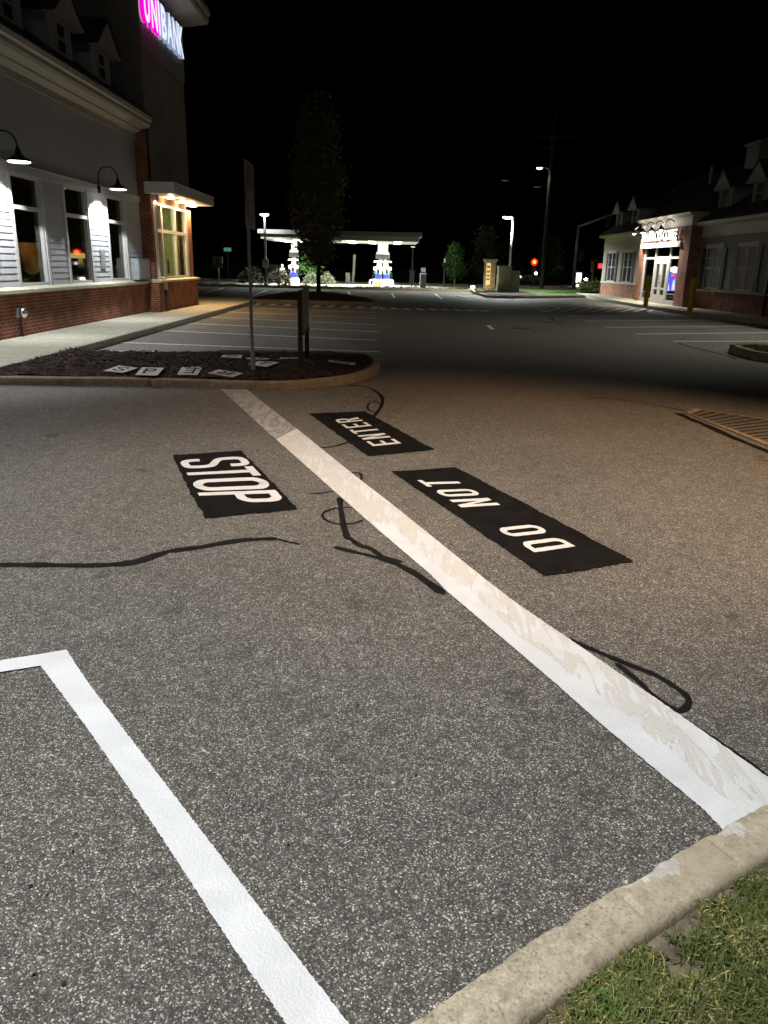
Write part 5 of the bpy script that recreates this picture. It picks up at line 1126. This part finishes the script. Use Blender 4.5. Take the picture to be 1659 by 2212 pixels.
# traffic signals
t = thing('mast_arm', 'grey traffic signal mast with a long sloping arm by the shop corner', 'traffic signal', (16.1, 70, 0), world=True)
m = MB(); m.tube([(16.1, 70, 0), (16.05, 70, 5.2)], [.17, .12], 10); m.build('pole', 'panel2', t, smooth=True)
m = MB(); m.tube([(16.05, 70, 5.15), (18.9, 69, 6.25), (21, 68.4, 6.7)], [.1, .075, .06], 8); m.build('arm', 'panel2', t, smooth=True)
m = MB(); m.box(18.15, 18.5, 69.0, 69.3, 5.1, 6.0); m.build('signal_head', 'maroon', t); m = MB(); m.box(16.35, 16.7, 69.8, 70.1, 2.4, 3.3); m.build('signal_head', 'maroon', t)
q = AY(1154, 566, 74)
t = thing('traffic_light', 'glowing red traffic light on a post left of the utility pole', 'traffic light', (q.x, 74, 0)); m = MB(); m.tube([(0, .2, 0), (0, .2, q.z + .5)], .06, 8); m.build('post', 'dark', t); m = MB(); m.box(-.2, .2, .0, .3, q.z - .85, q.z + .3); m.build('housing', 'dark', t)
m = MB(); m.ball((0, -.05, q.z), .30, .09, .30); m.build('red_lens', 'redlamp', t, smooth=True); m = MB(); m.ball((0, -.11, q.z), .16, .06, .16); m.build('lens_core', 'redcore', t, smooth=True); point('red_glow', (q.x, 73.6, q.z), 26, (1., .06, .01), .15)
m = MB(); m.tube([(0, -.22, q.z + .2), (0, .0, q.z + .24)], .23, 12, cap=False); m.build('visor', 'dark', t)
q = AY(1157, 590.5, 74); t = thing('globe_lamp', 'small round white lamp below the red traffic light', 'lamp', (q.x, 73.8, 0)); m = MB(); m.tube([(0, 0, 0), (0, 0, q.z)], .035, 8); m.build('post', 'dark', t); m = MB(); m.ball((0, 0, q.z), .13, .13, .13); m.build('globe', 'headw', t, smooth=True)
t = thing('pedestrian_signal', 'pole with a yellow signal housing and a red hand at the shop corner', 'traffic signal', (18.95, 75, 0)); m = MB(); m.tube([(0, 0, 0), (-.05, 0, 2.1)], .09, 8); m.build('post', 'pumpy', t)
m = MB(); m.box(-.24, -.02, -.15, .15, 1.75, 2.45); m.box(-.24, .55, -.1, .1, 2.40, 2.47); m.box(.35, .75, -.12, .14, 1.72, 2.28); m.build('housing', 'pumpy', t); m = MB(); m.box(.40, .70, -.145, -.121, 1.84, 2.2); m.build('red_hand', 'redhand', t); m = MB(); m.box(-.3, -.03, -.19, -.16, 1.45, 1.78); m.build('notice', 'signwhite', t)
q = AY(1250, 601, 78); t = thing('glare_panel', 'small glowing white panel standing in for the glare beside the oncoming headlights', 'sign', (q.x, 78, 0)); m = MB(); m.box(-.33, .25, -.04, .04, q.z - .42, q.z + .5); m.build('panel', 'carl', t); m = MB(); m.tube([(0, .08, 0), (0, .08, q.z)], .05); m.build('post', 'dark', t); m = MB(); m.ball((-.05, -.02, q.z - .68), .16, .08, .14); m.build('lower_lamp', 'carl', t, smooth=True)  # glowing panel added for the white glare of a vehicle front
# pylon, cabinets and their bed
Z_ = .15
kl = [Vector((5.68, 58.5, 0)), Vector((5.66, 52, 0)), Vector((5.64, 46.9, 0)), Vector((5.9, 46.1, 0)), Vector((6.85, 45.8, 0)), Vector((8.2, 46.7, 0)), Vector((9.62, 47.8, 0)), Vector((12.7, 50.1, 0))]
kp = resample(smooth_path(kl, 6), .2, False)
kerb_loop(kp, .16, Z_, 'concrete', 'bed_kerb_far', inward=1)
mb = MB(); mb.poly([Vector((p.x + .1, p.y + .1, Z_ - .01)) for p in kp] + [Vector((13, 58, Z_ - .01)), Vector((30, 66, Z_ - .01)), Vector((5.8, 66, Z_ - .01))]); struct('corner_lawn', mb, 'lawn')
mb = MB(); mb.poly([Vector((5.85, 47.2, Z_ + .01)), Vector((7.2, 46.3, Z_ + .01)), Vector((9.0, 48.4, Z_ + .01)), Vector((9.4, 55, Z_ + .01)), Vector((5.85, 57, Z_ + .01))]); struct('corner_mulch', mb, 'mulch')
t = thing('shop_pylon', 'short capped white monument sign with a warm lit face at the far corner', 'sign', (6.6, 53, .15), math.radians(6))
m = MB(); m.box(-.33, .33, -.28, .28, .0, 1.86); m.box(-.45, .45, -.4, .4, -.05, .04); m.build('post', 'pylonm', t)
m = MB(); m.box(-.36, .36, -.31, .31, 1.86, 1.93); m.box(-.42, .42, -.37, .37, 1.93, 2.04); m.build('cap', 'pylonm', t)
m = MB(); m.box(-.29, -.02, -.296, -.281, .45, 1.80); m.build('lit_face', 'amber', t)
m = MB()
for z in (1.5, 1.2, .95, .72): m.box(-.26, -.06, -.302, -.297, z, z + .13)
m.build('panels', 'peach', t)
q = Vector((6.0, 51.8, .25)); spot('pylon_uplight', (6.25, 51.6, .25), (6.5, 52.8, 1.2), 30, (1., .72, .32), 90, .6, .05)
t = thing('uplight', 'small bright ground uplight in front of the monument sign', 'lamp', (5.75, 55.0, .15)); m = MB(); m.lathe((0, 0, 0), [(.09, 0), (.11, .12)], 10); m.build('housing', 'dark', t); m = MB(); m.ball((0, -.03, .2), .13, .1, .1); m.build('lens', 'head', t, smooth=True)
t = thing('utility_cabinet', 'tall grey-green utility cabinet behind the right pole lamp', 'utility cabinet', (7.55, 52.9, .14), math.radians(4), 'utility cabinets at the far corner'); m = MB(); m.box(-.42, .42, -.3, .3, .0, 1.6); m.build('case', 'cabinet', t); m = MB(); m.box(-.45, .45, -.33, .33, 1.6, 1.66); m.build('lid', 'cabinet', t); m = MB(); m.box(-.40, .40, -.315, -.302, .1, 1.5); m.build('door', 'cabinet', t); m = MB(); m.box(-.6, .6, -.5, .5, -.05, .02); m.build('pad', 'concrete', t)
t = thing('utility_cabinet', 'shorter stained utility cabinet right of the tall one', 'utility cabinet', (8.3, 53.2, .14), math.radians(4), 'utility cabinets at the far corner'); m = MB(); m.box(-.28, .28, -.3, .3, .0, 1.30); m.build('case', 'cabinet', t); m = MB(); m.box(-.31, .31, -.33, .33, 1.30, 1.36); m.build('lid', 'cabinet', t); m = MB(); m.box(-.25, .25, -.315, -.302, .1, 1.2); m.build('door', 'cabinet', t); m = MB(); m.box(-.5, .6, -.5, .5, -.05, .018); m.build('pad', 'concrete', t)
t = thing('dark_hedge', 'low dark hedge at the far end of the coffee shop', 'hedge', (15.6, 60, .1))
def hf(q): return Vector((q.uniform(-1.4, 1.6), q.uniform(-.6, .6), q.uniform(0, .75)*(1 - .1*noise.noise(Vector((q.random()*5, 0, 0)))))), .1, 8
crown_mb(hf, 320, .07, 77).build('foliage', 'leafdark', t)
for x in (-1.1, -.3, .5, 1.2): m = MB(); m.tube([(x, 0, -.1), (x + .05, 0, .5)], [.03, .015], 5); m.build('stem', 'bark', t)
# ================================================================ LIGHT OF THE LOT
spot('lot_lamp_cool', (-3.2, .8, 8.5), (-.9, 2.6, 0), 4000, (.985, .99, 1.), 74, .8, .15)
spot('lot_lamp_warm', (6.0, 4.2, 8.5), (2.2, 7.0, 0), 3800, (1., .65, .37), 58, .9, .15)
spot('lot_lamp_right', (15.5, 20, 8), (9.5, 21.5, 0), 3000, (1., .97, .86), 92, .9, .2)
spot('lot_spill_fill', (-1, -9, 9), (0, 22, 2), 170, (1., .9, .76), 80, 1., .3)  # unseen fill behind the camera, added for stray light across the lot
# ================================================================ SKY
w = bpy.data.worlds.new('World'); SC.world = w; w.use_nodes = True
t_ = w.node_tree; bg = t_.nodes['Background']
sky = t_.nodes.new('ShaderNodeTexSky'); sky.sky_type = 'NISHITA'; sky.sun_disc = False; sky.sun_elevation = math.radians(-6); sky.sun_rotation = math.radians(160)
t_.links.new(sky.outputs[0], bg.inputs[0]); bg.inputs[1].default_value = .004
sun = bpy.data.lights.new('fill_sun', 'SUN'); sun.energy = .02; sun.angle = math.radians(10); sun.color = (.9, .95, 1.)  # weak sun added as fill for the dim dormers and tree
so = bpy.data.objects.new('fill_sun', sun); COL.objects.link(so); so.rotation_euler = (math.radians(48), 0, math.radians(-10))
vs_ = SC.view_settings; vs_.view_transform = 'Standard'; vs_.look = 'None'; vs_.exposure = 0; vs_.gamma = 1
SC.render.engine = 'CYCLES'; SC.cycles.use_denoising = True; SC.cycles.sample_clamp_indirect = 4; SC.cycles.max_bounces = 6; SC.cycles.transparent_max_bounces = 12; SC.cycles.caustics_reflective = False; SC.cycles.caustics_refractive = False
